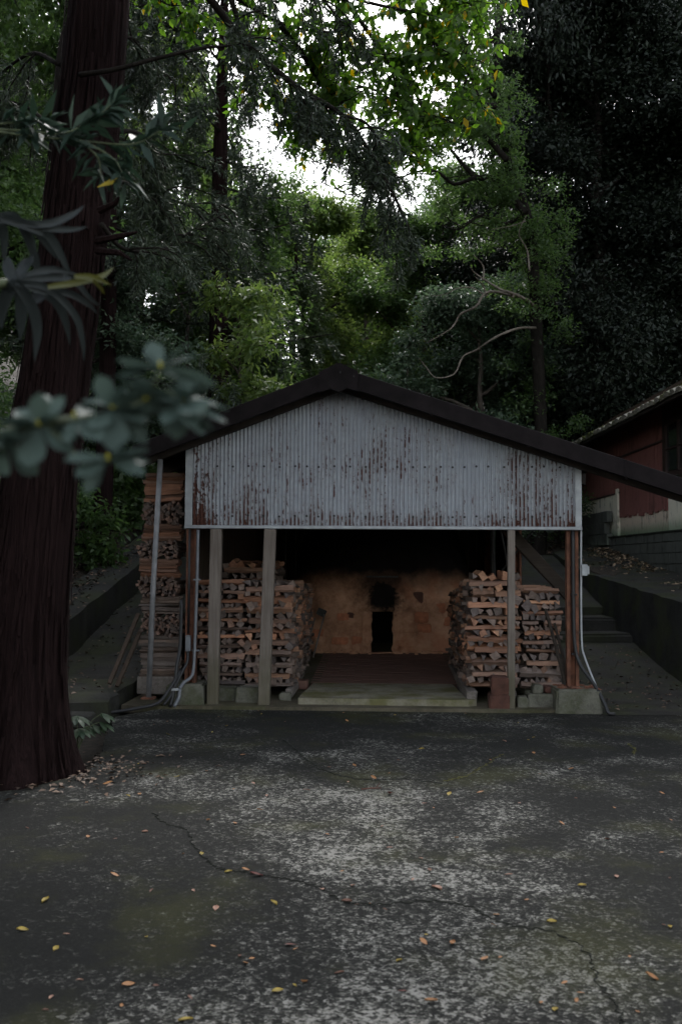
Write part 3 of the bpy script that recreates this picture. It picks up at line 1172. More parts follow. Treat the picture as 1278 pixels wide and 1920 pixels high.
def crib_stack(name, label, x0, x1, y0, ncrib, z0, ztop, side, seed, fresh_from, lowpitch=.078, top_fall=0.0, cdep=.5):
    rng = random.Random(seed)
    root = empty(name, S0, SROT)
    tag(root, label, 'woodpile', 'firewood piles in the kiln shed')
    w = x1 - x0
    stuff = MB()
    for c in range(ncrib):
        yc = y0 + c * cdep
        zt = ztop - top_fall * c - (rng.uniform(0, .06) if c else 0)
        z = z0
        layer = 0
        while z < zt:
            hgt = lowpitch * rng.uniform(.85, 1.18)
            f = (z - z0) / (ztop - z0)
            if f < fresh_from:
                pal = DIRTY if rng.random() < .5 else OLD
            else:
                pal = FRESH if rng.random() < .6 else OLD
            last = z + hgt >= zt
            if layer % 2 == 0:      # billets across the front, their length in view
                for k, yy in enumerate((.05, .19, .32, .45)):
                    vis = (c == 0 and k == 0) or (side != 0 and k != 2) or last
                    nseg = 1 if rng.random() < .8 else 2
                    for q in range(nseg):
                        L = w * rng.uniform(.82, 1.1) / nseg
                        cx = x0 + w * (q + .5) / nseg + rng.uniform(-.025, .025)
                        th = hgt * rng.uniform(.65, 1.15) * (1 if nseg == 1 else .9)
                        put_log(root, rng, Matrix.Translation((cx, yc + yy + rng.uniform(-.015, .015), z + hgt / 2)), L, th, rng.choice(pal), None if vis else stuff)
            else:                   # billets running back, their ends in view
                nq = rng.choice((5, 6, 6, 7))
                for k in range(nq):
                    xx = x0 + .05 + (w - .1) * (k + rng.uniform(-.2, .2)) / (nq - 1)
                    vis = c == 0 or last or (side > 0 and k >= nq - 1) or (side < 0 and k == 0)
                    th = hgt * rng.uniform(.95, 1.4)
                    L = cdep * rng.uniform(.9, 1.02)
                    pc = pal if rng.random() < .18 else DIRTY
                    put_log(root, rng, Matrix.Translation((xx, yc + cdep / 2 + rng.uniform(-.015, .03), z + th * .45)) @ Matrix.Rotation(PI / 2, 4, 'Z'), L, th, rng.choice(pc), None if vis else stuff)
            z += hgt * .93
            layer += 1
    so = stuff.build('hidden_logs', M['log'], root)
    so.color = (.17, .13, .11, 1)
    tag(so, kind='stuff')
    return root


sk_b = crib_stack('firewood_stack', 'tall criss-cross firewood pile bordering the kiln floor, behind the leaning wooden post', -1.16, -.59, .55, 7, .15, 1.37, 1, 31, .32, .066, .015)
sk_a = crib_stack('firewood_stack', 'firewood pile between the two wooden posts, beside the conduit pipe', -1.72, -1.17, .52, 2, .18, 1.40, 0, 32, .42, .058)
sk_a2 = crib_stack('firewood_stack', 'flat-topped higher firewood pile rising behind the other left piles', -1.62, -.95, 1.62, 3, .2, 1.62, 0, 33, .3, .075)
sk_c = crib_stack('firewood_stack', 'big criss-cross firewood pile behind the thin post, edging the kiln floor', 1.47, 2.06, .34, 7, .19, 1.46, -1, 34, .22, .068, .045)
sk_d = crib_stack('firewood_stack', 'firewood pile with two leaning sticks beside the rusty steel column', 2.09, 2.54, .36, 4, .2, 1.34, 0, 35, .45, .064)
# rails and blocks under the piles, sticks against them
for (x0, x1, y0, y1, z0, z1, rt, lab, nm, mt) in (
        (1.42, 1.54, .10, 4.2, .06, .19, sk_c, None, 'bottom_rail', 'rail'), (1.9, 2.0, .25, 4.0, .06, .19, sk_c, None, 'bottom_rail', 'rail'),
        (-.66, -.57, .45, 4.1, .05, .15, sk_b, None, 'bottom_rail', 'rail'), (-1.12, -1.03, .4, 4.1, .05, .15, sk_b, None, 'bottom_rail', 'rail')):
    mb = MB()
    jitter_box(mb, x0, x1, y0, y1, z0, z1, .008, rr)
    mb.build(nm, M[mt], rt, bevel=.01)
for (x0, x1, y0, y1, z0, z1, nm, mt, rt, tilt) in (
        (-1.19, -.92, .10, .40, .02, .20, 'support_block', 'block', sk_b, 0), (-.71, -.58, .30, .45, .03, .12, 'support_block', 'block', sk_b, 0),
        (-1.60, -1.22, .25, .7, .02, .18, 'support_block', 'block', sk_a, 0), (2.10, 2.40, .02, .40, .02, .17, 'support_block', 'block', sk_d, 0),
        (1.66, 1.88, -.14, .14, .02, .18, 'support_block', 'dark_brick', sk_c, 0), (1.68, 1.87, -.10, .10, .19, .385, 'support_block', 'dark_brick', sk_c, .09),
        (1.98, 2.09, -.02, .18, .02, .15, 'support_block', 'block', sk_c, 0), (2.16, 2.27, .05, .25, .175, .27, 'support_block', 'block', sk_d, 0), (2.29, 2.46, .1, .3, .175, .25, 'support_block', 'dark_brick', sk_d, 0)):
    mb = MB()
    jitter_box(mb, x0, x1, y0, y1, z0, z1, .01, rr, Matrix.Rotation(tilt, 4, 'X'))
    mb.build(nm, M[mt], rt, bevel=.012, seg=2)
for i, (a, b, r, lab) in enumerate((((2.52, .10, .30), (2.33, .26, 1.12), .022, 'longer of two dark sticks leaning on the pile beside the rusty column'),
                                    ((2.56, .14, .30), (2.43, .24, .96), .018, 'shorter of two dark sticks leaning on the pile beside the rusty column'))):
    mb = MB()
    mb.tube([a, (Vector(a) + Vector(b)) / 2 + Vector((.008, 0, 0)), b], [r, r * .95, r * .85], 7)
    o = mb.build('stick', M['beam'])
    o.matrix_world = SM
    tag(o, lab, 'stick', 'sticks leaning on firewood')


# bundled wood under the left eave
def bundle_stack():
    rng = random.Random(77)
    root = empty('firewood_stack', S0, SROT)
    tag(root, 'narrow tall firewood pile of alternating bundles under the left eave', 'woodpile', 'firewood piles in the kiln shed')
    x0, x1 = -2.34, -1.88
    z = .16
    mb = MB()
    mb.box(x0 - .02, x1 + .02, .25, .7, .10, .30)
    mb.build('base_plank', M['rail'], root, bevel=.008)
    z = .30
    for typ, hgt in (('l', .23), ('l', .24), ('e', .25), ('l', .20), ('e', .24), ('l', .20), ('e', .22), ('l', .18), ('e', .27), ('l', .22), ('l', .12)):
        dx = rng.uniform(-.03, .03)
        if typ == 'l':
            n = max(3, round(hgt / .042))
            th = hgt / n
            for i in range(n):
                for k, yy in enumerate((.30, .42, .55, .68)):
                    if k > 1 and z < 2.1:
                        continue
                    put_log(root, rng, Matrix.Translation(((x0 + x1) / 2 + dx + rng.uniform(-.02, .02), yy + rng.uniform(-.015, .015), z + th * (i + .5))), (x1 - x0) * rng.uniform(.92, 1.05), th * rng.uniform(.95, 1.25), rng.choice([(.19, .145, .125), (.22, .16, .13), (.16, .13, .115)] if z < 1.3 else [(.26, .13, .085), (.30, .145, .09), (.21, .12, .085)]))
        else:
            for bx in (x0 + dx + .115, x1 + dx - .115):
                pts = []
                rad = .125
                for tries in range(500):
                    a, q = rng.uniform(0, 6.28), rad * math.sqrt(rng.random())
                    p = (q * math.cos(a), q * math.sin(a) * hgt / .25)
                    if all(math.dist(p, o) > .031 for o in pts):
                        pts.append(p)
                for p in pts:
                    put_log(root, rng, Matrix.Translation((bx + p[0], .48 + rng.uniform(-.02, .02), z + hgt / 2 + p[1])) @ Matrix.Rotation(PI / 2, 4, 'Z'), .42, .046, rng.choice([(.20, .14, .115), (.25, .155, .12), (.16, .12, .105)]))
        z += hgt
    return root


bundle_stack()
for i, (a, b, lab) in enumerate((((-2.60, -.05, .25), (-2.38, .35, 1.02), 'weathered board leaning against the narrow bundle pile, outer one'), ((-2.52, -.02, .22), (-2.34, .35, .85), 'weathered board leaning against the narrow bundle pile, inner one'))):
    mb = MB()
    A, B = Vector(a), Vector(b)
    mb.tube([A, B], .03, 4)
    o = mb.build('leaning_board', M['plank'])
    o.matrix_world = SM
    tag(o, lab, 'board', 'boards leaning on bundle pile')

def fine(prof, step=.22, jz=.010, seed=1):
    rg = random.Random(seed)
    ys = np.arange(prof[0][0], prof[-1][0], step).tolist() + [prof[-1][0]]
    zs = np.interp(ys, [p[0] for p in prof], [p[1] for p in prof])
    return [(y, z + rg.uniform(-jz, jz)) for y, z in zip(ys, zs)]


# ------------------------------------------------------------------ left ramp and wall
rp = empty('path_ramp', (0, 0, 0))
tag(rp, kind='structure')
mb = MB()
prof = fine([(10.45, .17), (11.2, .19), (12.3, .22), (13.5, .45), (15.0, .82), (16.8, 1.20), (19.0, 1.75)])
vsx, fsx = [], []
for i, (y, z) in enumerate(prof):
    xr = -2.46 + .042 * (y - 11) + (0 if y > 11 else .06) + rng0.uniform(-.02, .02)
    yy = y + (0.0 if i else .0)
    vsx += [(-3.75, y - (.25 if i == 0 else 0), z), (xr, y, z), (xr, y, z - .5), (-3.75, y - (.25 if i == 0 else 0), z - .5)]
    if i:
        k = 4 * i
        fsx += [(k - 4, k - 3, k + 1, k), (k - 3, k - 2, k + 2, k + 1), (k - 1, k - 4, k, k + 3)]
fsx.append((0, 3, 2, 1))
mb.add(vsx, fsx)
mb.build('ramp_slab', M['concrete'], rp)
mb = MB()
mb.box(-3.4, -2.5, 10.05, 10.32, -.05, .09)
mb.build('ramp_step', M['concrete'], rp, bevel=.02)
lw = MB()
pr = fine([(10.6, .40), (11.8, .55), (13.1, .86), (15.0, 1.25), (17.3, 1.75), (20, 2.35)], seed=2)
vsx, fsx = [], []
for i, (y, z) in enumerate(pr):
    xr = -3.62 + .06 * (y - 12) + rng0.uniform(-.015, .015)
    vsx += [(xr - .62, y, z + .02), (xr, y, z), (xr, y, -.2), (xr - .62, y, -.2)]
    if i:
        k = 4 * i
        fsx += [(k - 4, k - 3, k + 1, k), (k - 3, k - 2, k + 2, k + 1), (k - 1, k - 4, k, k + 3)]
fsx.append((0, 3, 2, 1))
lw.add(vsx, fsx)
tag(lw.build('ramp_wall', M['concrete']), 'low broad-topped concrete wall climbing beside the left ramp', 'wall')

# ------------------------------------------------------------------ right steps, walls, house
st = empty('stair_path', (0, 0, 0))
tag(st, kind='structure')
mb = MB()
prof = [(10.85, .005), (13.2, .03), (14.4, .2), (15.6, .43)]
vsx, fsx = [], []
for i, (y, z) in enumerate(prof):
    vsx += [(2.86 + (y - 11.2) * .03, y, z), (4.75 if i else 6.5, y, z)]
    if i:
        k = 2 * i
        fsx.append((k - 2, k - 1, k + 1, k))
mb.add(vsx, fsx)
mb.build('path_slope', M['concrete'], st)
for (y0, y1, z1) in ((15.58, 16.5, .57), (16.48, 17.4, .75)):
    mb = MB()
    jitter_box(mb, 2.9, 4.56, y0, y1, z1 - .6, z1, .03, rr)
    mb.build('stair_tread', M['concrete'], st, bevel=.045, seg=3)
mb = MB()
mb.hexa([(2.9, 17.38, -.2), (4.72, 17.38, -.2), (4.72, 21.5, -.2), (2.9, 21.5, -.2)], [(2.9, 17.38, .9), (4.72, 17.38, .9), (4.72, 21.5, 1.85), (2.9, 21.5, 1.85)])
mb.build('path_slope', M['concrete'], st)

w1 = MB()
pr = fine([(9.0, .95), (12.0, 1.02), (13.3, 1.12), (15.5, 1.27), (18.8, 1.50), (21.5, 1.9)], .25, .012, 3)
vsx, fsx = [], []
for i, (y, z) in enumerate(pr):
    xl = 4.55 + rng0.uniform(-.012, .012)
    vsx += [(xl, y, -.2), (xl + .02, y, z), (xl + .24, y, z + .01), (xl + .24, y, -.2)]
    if i:
        k = 4 * i
        fsx += [(k - 4, k, k + 1, k - 3), (k - 3, k + 1, k + 2, k - 2), (k - 2, k + 2, k + 3, k - 1)]
fsx.append((0, 1, 2, 3))
w1.add(vsx, fsx)
tag(w1.build('retaining_wall', M['concrete_dark']), 'dark smooth retaining wall beside the concrete steps', 'wall')
tr = MB()
vsx, fsx = [], []
for i, y in enumerate((9, 12, 13.3, 15.5, 18.8, 21.5, 24.5)):
    z0 = np.interp(y, [p[0] for p in pr], [p[1] for p in pr]) - .015
    z1 = np.interp(y, [9, 13.3, 17.5, 22.5, 25], [1.15, 1.28, 1.42, 2.05, 2.25])
    vsx += [(4.7, y, z0), (6.02, y, z1)]
    if i:
        k = 2 * i
        fsx.append((k - 2, k - 1, k + 1, k))
tr.add(vsx, fsx)
tag(tr.build('terrace', M['concrete']), kind='structure')

# block wall under the house
bw = empty('block_wall', (6.0, 14, 1.2))
tag(bw, 'mould-streaked concrete block wall carrying the red house', 'wall')


def m_mould(name, base, dark, green, zlo, zhi):
    s = NT(name)
    z = s.sep()[2]
    st_ = s.noise(1.0, 5, .65, s.map(s.co, (7, 7, .9)))
    n = s.noise(5, 6, .7)
    v = s.math('ADD', s.math('MULTIPLY', st_, .6), s.math('MULTIPLY', n, .5))
    zz = s.math('ADD', z, s.math('MULTIPLY', s.math('SUBTRACT', v, .55), 1.6 * (zhi - zlo)))
    col = s.mix(s.sstep(zz, zlo, zhi, 1, 0), base, green)
    col = s.mix(s.sstep(v, .55, .72, 0, .85), col, dark)
    s.bump(n, .4, .006)
    return s.fin(col, .85, spec=.25)


M['mouldy'] = m_mould('mould_streaked_block', (.085, .090, .082), (.026, .028, .025), (.15, .18, .145), -.15, .25)
rb = random.Random(9)
by = 13.0
for row in range(5):
    z0 = 1.25 + row * .205
    y = 12.6 + (row % 2) * .2
    while y < 23.6:
        ztop_here = 2.24
        zb = np.interp(y, [9, 13.3, 17.5, 22.5, 25], [1.15, 1.28, 1.42, 2.05, 2.25])
        if z0 + .2 > zb - .02 and z0 < ztop_here:
            mb = MB()
            dx = rb.uniform(-.006, .006)
            jitter_box(mb, dx, .19, y + .006 - 14, y + .394 - 14, z0 - 1.2 + .005, min(z0 + .2, ztop_here) - 1.2, .003, rb)
            mb.build('block', M['mouldy'], bw, bevel=.006)
        y += .4
mb = MB()
mb.box(-.02, .24, -1.4, 11, 1.045, 1.075)
mb.build('coping', M['concrete_dark'], bw)
mb = MB()
mb.box(.03, .17, -1.4, 9.6, 0, 1.03)
mb.build('mortar', M['concrete_dark'], bw)

house = empty('red_house', (6.12, 18, 2.27))
tag(house, 'red boarded house with mouldy plaster base and mossy tiled eave', 'house')
HB = 2.27


def hb(x0, x1, y0, y1, z0, z1, name, mat, parent=house, bevel=0, j=0):
    mb = MB()
    jitter_box(mb, x0 - 6.12, x1 - 6.12, y0 - 18, y1 - 18, z0 - HB, z1 - HB, j, rb)
    return mb.build(name, mat, parent, bevel=bevel)


M['plaster'] = m_mould('mouldy_plaster', (.78, .73, .62), (.13, .14, .09), (.30, .36, .26), .02, .30)
M['plaster2'] = m_mould('mouldy_plaster_low', (.66, .55, .45), (.06, .08, .05), (.22, .27, .18), .02, .28)
M['red_board'] = m_mould('red_board', (.24, .098, .088), (.12, .055, .050), (.36, .28, .21), .05, .35)
M['window_frame'] = m_plain('dark_window_frame', (.035, .018, .016), .6, 0, .3, 8, .2)
s = NT('window_pane')
M['pane'] = s.fin((.02, .022, .024), .08, 0, .6)
# carcass
hb(6.16, 11.5, 12.0, 25.3, HB, 5.0, 'carcass', M['plank'])
hb(6.12, 6.16, 21.9, 25.3, HB, 3.22, 'plaster_wall', M['plaster'])
hb(6.12, 6.158, 18.62, 21.85, HB, 2.75, 'plaster_wall', M['plaster2'])
hb(6.12, 6.16, 12.0, 18.6, HB, 3.30, 'plaster_wall', M['plaster'])
hb(6.06, 6.165, 21.83, 21.98, HB - .03, 3.32, 'corner_post', M['plaster'], bevel=.006)
hb(6.09, 6.165, 21.75, 25.3, 3.215, 3.245, 'drip_rail', M['window_frame'])
hb(6.07, 6.165, 18.5, 25.3, 3.98, 4.02, 'drip_rail', M['window_frame'])
y = 18.62
while y < 25.2:
    z0 = 2.68 + rb.uniform(-.05, .03) if y < 21.8 else 3.25
    hb(6.10 + rb.uniform(-.004, .004), 6.155, y, y + .172, z0, 4.9, 'plank', M['red_board'])
    y += .18
y = 12.0
while y < 16.9:
    hb(6.10, 6.155, y, y + .172, 3.31, 4.9, 'plank', M['red_board'])
    y += .18
hb(6.02, 6.16, 18.48, 18.62, 3.2, 4.9, 'frame_post', M['window_frame'])
win = hb(6.05, 6.155, 16.95, 18.46, 3.30, 4.30, 'window', M['window_frame'])
for (y0, y1) in ((17.05, 17.68), (17.76, 18.38)):
    for (z0, z1) in ((3.38, 3.76), (3.80, 4.22)):
        hb(6.035, 6.049, y0, y1, z0, z1, 'pane', M['pane'], win)
for (y0, y1, z0, z1) in ((16.93, 18.47, 3.26, 3.33), (16.93, 18.47, 4.24, 4.32), (17.69, 17.75, 3.335, 4.235), (18.39, 18.46, 3.335, 4.235), (17.04, 17.68, 3.765, 3.795), (17.76, 18.38, 3.765, 3.795)):
    hb(6.0, 6.048, y0, y1, z0, z1, 'frame', M['window_frame'], win)
# roof
mb = MB()
mb.hexa([(5.42 - 6.12, -6, 4.36 - HB), (8.8 - 6.12, -6, 5.85 - HB), (8.8 - 6.12, 7.6, 5.85 - HB), (5.42 - 6.12, 7.6, 4.36 - HB)],
        [(5.42 - 6.12, -6, 4.42 - HB), (8.8 - 6.12, -6, 5.91 - HB), (8.8 - 6.12, 7.6, 5.91 - HB), (5.42 - 6.12, 7.6, 4.42 - HB)])
hroof = mb.build('roof', M['roof_under'], house)


def m_tile():
    s = NT('mossy_tile')
    n = s.noise(3, 5, .65)
    f = s.noise(25, 4, .7)
    col = s.ramp(s.math('ADD', s.math('MULTIPLY', n, .6), s.math('MULTIPLY', f, .4)), [(.35, (.09, .08, .065)), (.5, (.26, .24, .20)), (.6, (.36, .33, .27))])
    col = s.mix(s.sstep(s.math('ADD', s.noise(1.1, 4, .6, s.map(s.co, loc=(2, 5, 1))), s.math('MULTIPLY', s.obj_random(), .2)), .55, .68), col, (.10, .115, .02))
    s.bump(f, .8, .02)
    return s.fin(col, .95)


M['tile'] = m_tile()
tb = MB()
n = 8
for k in range(n + 1):
    a = PI * k / n
    for (x, dz) in ((-.02, 0), (.32, .01)):
        tb.v.append((x, -.135 * math.cos(a), .055 * math.sin(a) + dz + .01))
for k in range(n):
    tb.f.append((2 * k, 2 * k + 1, 2 * k + 3, 2 * k + 2))
for k in range(n + 1):
    a = PI * k / n
    tb.v.append((-.02, -.135 * math.cos(a), -.035 + .02 * math.sin(a)))
b0 = 2 * (n + 1)
for k in range(n):
    tb.f.append((2 * k, 2 * k + 2, b0 + k + 1, b0 + k))
tile_me = bpy.data.meshes.new('roof_tile')
tile_me.from_pydata(tb.v, [], tb.f)
tile_me.materials.append(M['tile'])
for r in range(3):
    y = -5.8
    while y < 7.55:
        o = bpy.data.objects.new('roof_tile', tile_me)
        o.location = (5.38 - 6.12 + r * .27 + rb.uniform(-.025, .02), y, 4.43 - HB + r * .27 * .44 + rb.uniform(-.008, .008))
        o.rotation_euler = (rb.uniform(-.05, .05), -math.atan(.44), rb.uniform(-.06, .06))
        link(o, hroof)
        y += .272
mb = MB()
for k in range(260):
    y = rb.uniform(-6, 7.5) if rb.random() < .5 else rb.uniform(-6, 1)
    s_ = rb.uniform(.015, .05)
    x = 5.40 - 6.12 + abs(rb.gauss(0, .12))
    jitter_box(mb, x - s_, x + s_, y - s_ * 1.3, y + s_ * 1.3, 4.46 - HB + x * .44 + .72 * .44 - .02, 4.46 - HB + (x + .72) * .44 + s_ * .5 + .02, s_ * .5, rb)
M['bright_moss'] = m_plain('roof_moss', (.13, .125, .035), .95, 0, .5, 30, 1.0, .02)
tag(mb.build('moss_tufts', M['bright_moss'], hroof), kind='stuff')
# stacked low blocks in front of the plaster
lb = empty('low_block_wall', (5.95, 23.2, 2.1))
tag(lb, 'short wall of grey blocks against the white plaster of the red house', 'wall')
for row in range(3):
    y = -.9 + (row % 2) * .2
    while y < 2.0:
        mb = MB()
        jitter_box(mb, 0, .13, y + .008, y + .392, row * .255, row * .255 + .247, .003, rb)
        mb.build('block', M['mouldy'], lb, bevel=.006)
        y += .4


# ------------------------------------------------------------------ vegetation
M['cedar_bark'] = m_bark('cedar_bark', (.004, .0025, .0025), (.032, .0175, .017), 40, 1.1, 1.0, .05)
M['bark'] = m_bark('grey_bark', (.030, .025, .020), (.12, .10, .085), 14, 4, .8, .03)
M['dark_bark'] = m_bark('dark_bark', (.009, .008, .007), (.034, .029, .025), 14, 4, .8, .03)
M['pale_bark'] = m_bark('pale_bark', (.075, .063, .05), (.24, .205, .17), 10, 5, .4, .01)
M['leaf_mid'] = m_leaf('leaf_mid', (.045, .085, .028), (.095, .150, .050), .42, .45, 2.0)
M['leaf_light'] = m_leaf('leaf_light', (.075, .125, .034), (.150, .20, .065), .48, .5, 2.0)
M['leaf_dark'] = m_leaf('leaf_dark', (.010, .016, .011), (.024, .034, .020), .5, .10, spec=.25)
M['leaf_blue'] = m_leaf('leaf_bluegreen', (.048, .080, .050), (.095, .135, .080), .42, .38, 1.9)
M['leaf_maple'] = m_leaf('leaf_backlit', (.045, .105, .018), (.095, .165, .032), .5, .6, 1.9, yellow=.04)
M['needle'] = m_leaf('cedar_needle', (.020, .034, .020), (.048, .066, .034), .55, .15)
M['needle_light'] = m_leaf('cedar_needle_light', (.03, .055, .02), (.075, .11, .035), .55, .25)


def unit(a):
    return a / np.maximum(1e-9, np.linalg.norm(a, axis=1, keepdims=True))


def leaf_geo(P, D, N, L, Wd, fold=.12):
    D = unit(D)
    S = unit(np.cross(D, N))
    N2 = np.cross(S, D)
    L = L[:, None]
    Wd = Wd[:, None]
    mid = P + D * L * .48
    V = np.stack([P, mid + S * Wd * .5 + N2 * L * fold, P + D * L - N2 * L * .10, mid - S * Wd * .5 + N2 * L * fold], 1).reshape(-1, 3)
    F = np.arange(len(P) * 4).reshape(-1, 4)
    return V, F


def clump_leaves(rng, C, Rr, n_per, lsize, flat=.6, aspect=.45, droop=.25, shell=.55):
    """leaf quads spread through clumps centred at C with radius Rr"""
    Ps, Ds, Ns = [], [], []
    for c, r in zip(C, Rr):
        n = int(n_per * rng.uniform(.7, 1.3))
        u = unit(rng.normal(size=(n, 3)))
        rad = r * rng.uniform(0, 1, (n, 1)) ** shell
        ang = np.arctan2(u[:, 1], u[:, 0])
        lump = 1 + .28 * np.sin(ang * 3 + rng.uniform(0, 6)) + .22 * np.sin(ang * 5 + u[:, 2] * 4 + rng.uniform(0, 6))
        p = u * rad * lump[:, None] * np.array([1, 1, flat])
        Ps.append(c + p)
        d = u * np.array([1, 1, .5]) + rng.normal(size=(n, 3)) * .7
        d[:, 2] -= droop
        Ds.append(d)
        nn = rng.normal(size=(n, 3)) * .5 + u * .75
        nn[:, 2] += .65
        Ns.append(nn)
    P, D, N = np.concatenate(Ps), np.concatenate(Ds), np.concatenate(Ns)
    L = lsize * rng.uniform(.65, 1.3, len(P))
    return leaf_geo(P, D, N, L, L * aspect)


def bent(rng, a, d, L, n, wobble, droop):
    pts = [Vector(a)]
    d = Vector(d).normalized()
    for i in range(n):
        d = (d + Vector(rng.normal(size=3)) * wobble + Vector((0, 0, -droop))).normalized()
        pts.append(pts[-1] + d * (L / n))
    return pts


def make_tree(name, label, x, y, top, spread, seed, leaf, bark='bark', r0=.16, n_limbs=9, leaves=30000, lsize=.11, crown_lo=.35,
              lean=(0, 0), aspect=.45, group=None, flat=.65, clump=.27, droop=.25, nsub=4, cat='tree', z0=None):
    rng = np.random.RandomState(seed)
    z0 = HZ(x, y) - .1 if z0 is None else z0
    root = empty(name, (x, y, z0))
    tag(root, label, cat, group)
    h = top - z0
    mb = MB()
    tp = []
    for i in range(9):
        t = i / 8
        tp.append(Vector((lean[0] * t * t + rng.normal() * .05 * h * .12 * (i > 0), lean[1] * t * t + rng.normal() * .05 * h * .12 * (i > 0), h * .88 * t)))
    tp = catmull(tp, 3)
    mb.tube(tp, [r0 * (1 - .85 * (i / (len(tp) - 1))) + (.25 * r0 if i == 0 else 0) for i in range(len(tp))], 9)
    C, Rr = [], []
    az = rng.uniform(0, 6.28)
    for k in range(n_limbs):
        t = crown_lo + (1 - crown_lo) * (k + .5) / n_limbs
        a = tp[min(len(tp) - 1, int(t * (len(tp) - 1)))]
        az += 2.4 + rng.normal() * .35
        prof = math.sin(PI * min(1, max(.12, (t - crown_lo) / (1 - crown_lo) * .78 + .2))) ** .7
        L = spread * prof * rng.uniform(.75, 1.12)
        el = .25 + .75 * t * rng.uniform(.6, 1.2)
        d = (math.cos(az) * math.cos(el), math.sin(az) * math.cos(el), math.sin(el))
        pts = bent(rng, a, d, L, 6, .16, .05)
        rl = r0 * (1 - .8 * t) * .55 + .015
        mb.tube(pts, [rl * (1 - .8 * i / 6) for i in range(7)], 6)
        for q in range(nsub):
            s0 = pts[2 + int(rng.randint(0, 4))]
            dd = Vector(d) + Vector(rng.normal(size=3)) * .75
            ps = bent(rng, s0, dd, L * rng.uniform(.3, .55), 4, .2, .03)
            mb.tube(ps, [rl * .45 * (1 - .75 * i / 4) + .004 for i in range(5)], 5)
            C += [np.array(ps[-1]), np.array(ps[2])]
            Rr += [spread * clump * rng.uniform(.75, 1.3), spread * clump * rng.uniform(.5, .9)]
        C.append(np.array(pts[-1]))
        Rr.append(spread * clump * rng.uniform(.8, 1.3))
    mb.build('trunk', M[bark], root, smooth=True)
    V, F = clump_leaves(rng, C, Rr, leaves / len(C), lsize, flat, aspect, droop)
    np_obj('crown', V, F, M[leaf], root)
    return root


def copy_tree(src, label, x, y, rz, sc, z0=None):
    r = src.copy()
    COL.objects.link(r)
    r.location = (x, y, (HZ(x, y) - .1) if z0 is None else z0)
    r.rotation_euler = (0, 0, rz)
    r.scale = (sc[0], sc[0], sc[1])
    r['label'] = label
    for ch in list(src.children):
        c = ch.copy()
        COL.objects.link(c)
        c.parent = r
    return r


GH = 'trees on the hillside behind the shed'
b1 = make_tree('broadleaf_tree', 'rounded bright-topped tree left of the sky gap above the shed', -2.9, 25, 12.2, 2.9, 1, 'leaf_mid', r0=.18, leaves=46000, lsize=0.135, crown_lo=.2, group=GH)
b2 = make_tree('broadleaf_tree', 'light green tree directly under the sky gap, above the left roof slope', -.9, 28, 13.6, 2.6, 2, 'leaf_light', r0=.15, leaves=42000, lsize=0.135, crown_lo=.2, group=GH)
b3 = make_tree('broadleaf_tree', 'farthest pale green tree in the dip straight above the ridge', .9, 34, 14.4, 2.9, 3, 'leaf_light', r0=.15, leaves=42000, lsize=0.16, crown_lo=.15, group=GH)
b4 = make_tree('broadleaf_tree', 'mid green glossy tree right of the dip above the ridge', 2.3, 28, 12.6, 2.6, 4, 'leaf_mid', r0=.16, leaves=46000, lsize=0.125, crown_lo=.15, group=GH)
b5 = make_tree('broadleaf_tree', 'blue-green tree with bare pale limbs above the right roof slope', 3.4, 24, 9.0, 2.4, 5, 'leaf_blue', r0=.15, leaves=48000, lsize=0.11, crown_lo=.1, group=GH)
b6 = copy_tree(b1, 'dark leafy tree filling the slope behind the leftmost roof edge', -5.6, 22.5, 2.0, (1.05, .95))
b7 = copy_tree(b4, 'leafy tree low behind the ridge between the paler trees', .4, 24.5, 1.0, (.85, .55))
b8 = copy_tree(b5, 'low blue-green tree just above the left roof slope', -1.9, 22.5, 2.5, (.8, .62))
b9 = copy_tree(b4, 'tree on the far slope seen behind the trees left of the sky gap', -4.6, 36, .5, (1.3, 1.1))
b10 = copy_tree(b1, 'tree on the far slope seen behind the pale-limbed tree', 5.5, 36, 4.0, (1.3, 1.15))
b11 = copy_tree(b5, 'low blue-green tree behind the right roof slope below the pale limbs', 2.4, 22.6, .7, (.8, .55))

copy_tree(b1, 'far slope tree closing the view beneath the sky gap', 1.8, 42, 3.0, (1.5, .95))
copy_tree(b4, 'far slope tree under the left end of the sky gap', -1.6, 40, 5.2, (1.5, .85))
copy_tree(b1, 'tall far slope tree on the left, seen past the tall cedar', -8.0, 33, 1.2, (1.5, 1.6))
copy_tree(b4, 'tall far slope tree behind the big cedar trunk', -10.5, 26, 3.3, (1.4, 1.5))
copy_tree(b2, 'pale far slope tree between the cedar trunks', -6.0, 29, .4, (1.2, 1.35))
copy_tree(b5, 'far slope tree closing the view right of the dip', 4.2, 40, 1.9, (1.7, 1.45))
copy_tree(b4, 'leafy tree behind the pale-limbed tree right of the dip', 3.9, 29.5, 4.4, (1.0, .85))
GD = 'dark evergreens on the right'
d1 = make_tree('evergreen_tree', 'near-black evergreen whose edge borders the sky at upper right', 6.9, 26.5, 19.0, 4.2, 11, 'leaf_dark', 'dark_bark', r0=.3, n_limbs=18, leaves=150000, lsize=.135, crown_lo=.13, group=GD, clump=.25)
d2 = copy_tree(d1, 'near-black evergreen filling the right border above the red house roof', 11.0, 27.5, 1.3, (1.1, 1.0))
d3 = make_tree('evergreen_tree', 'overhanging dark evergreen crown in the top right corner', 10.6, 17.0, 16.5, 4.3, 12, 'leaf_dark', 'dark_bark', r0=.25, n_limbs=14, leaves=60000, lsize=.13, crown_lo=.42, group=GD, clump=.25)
d8 = copy_tree(d3, 'unseen evergreen added left of the yard to shade it', -5.6, 3.4, 1.0, (1.05, .9), z0=-.1)  # out-of-view tree added to darken the left of the yard
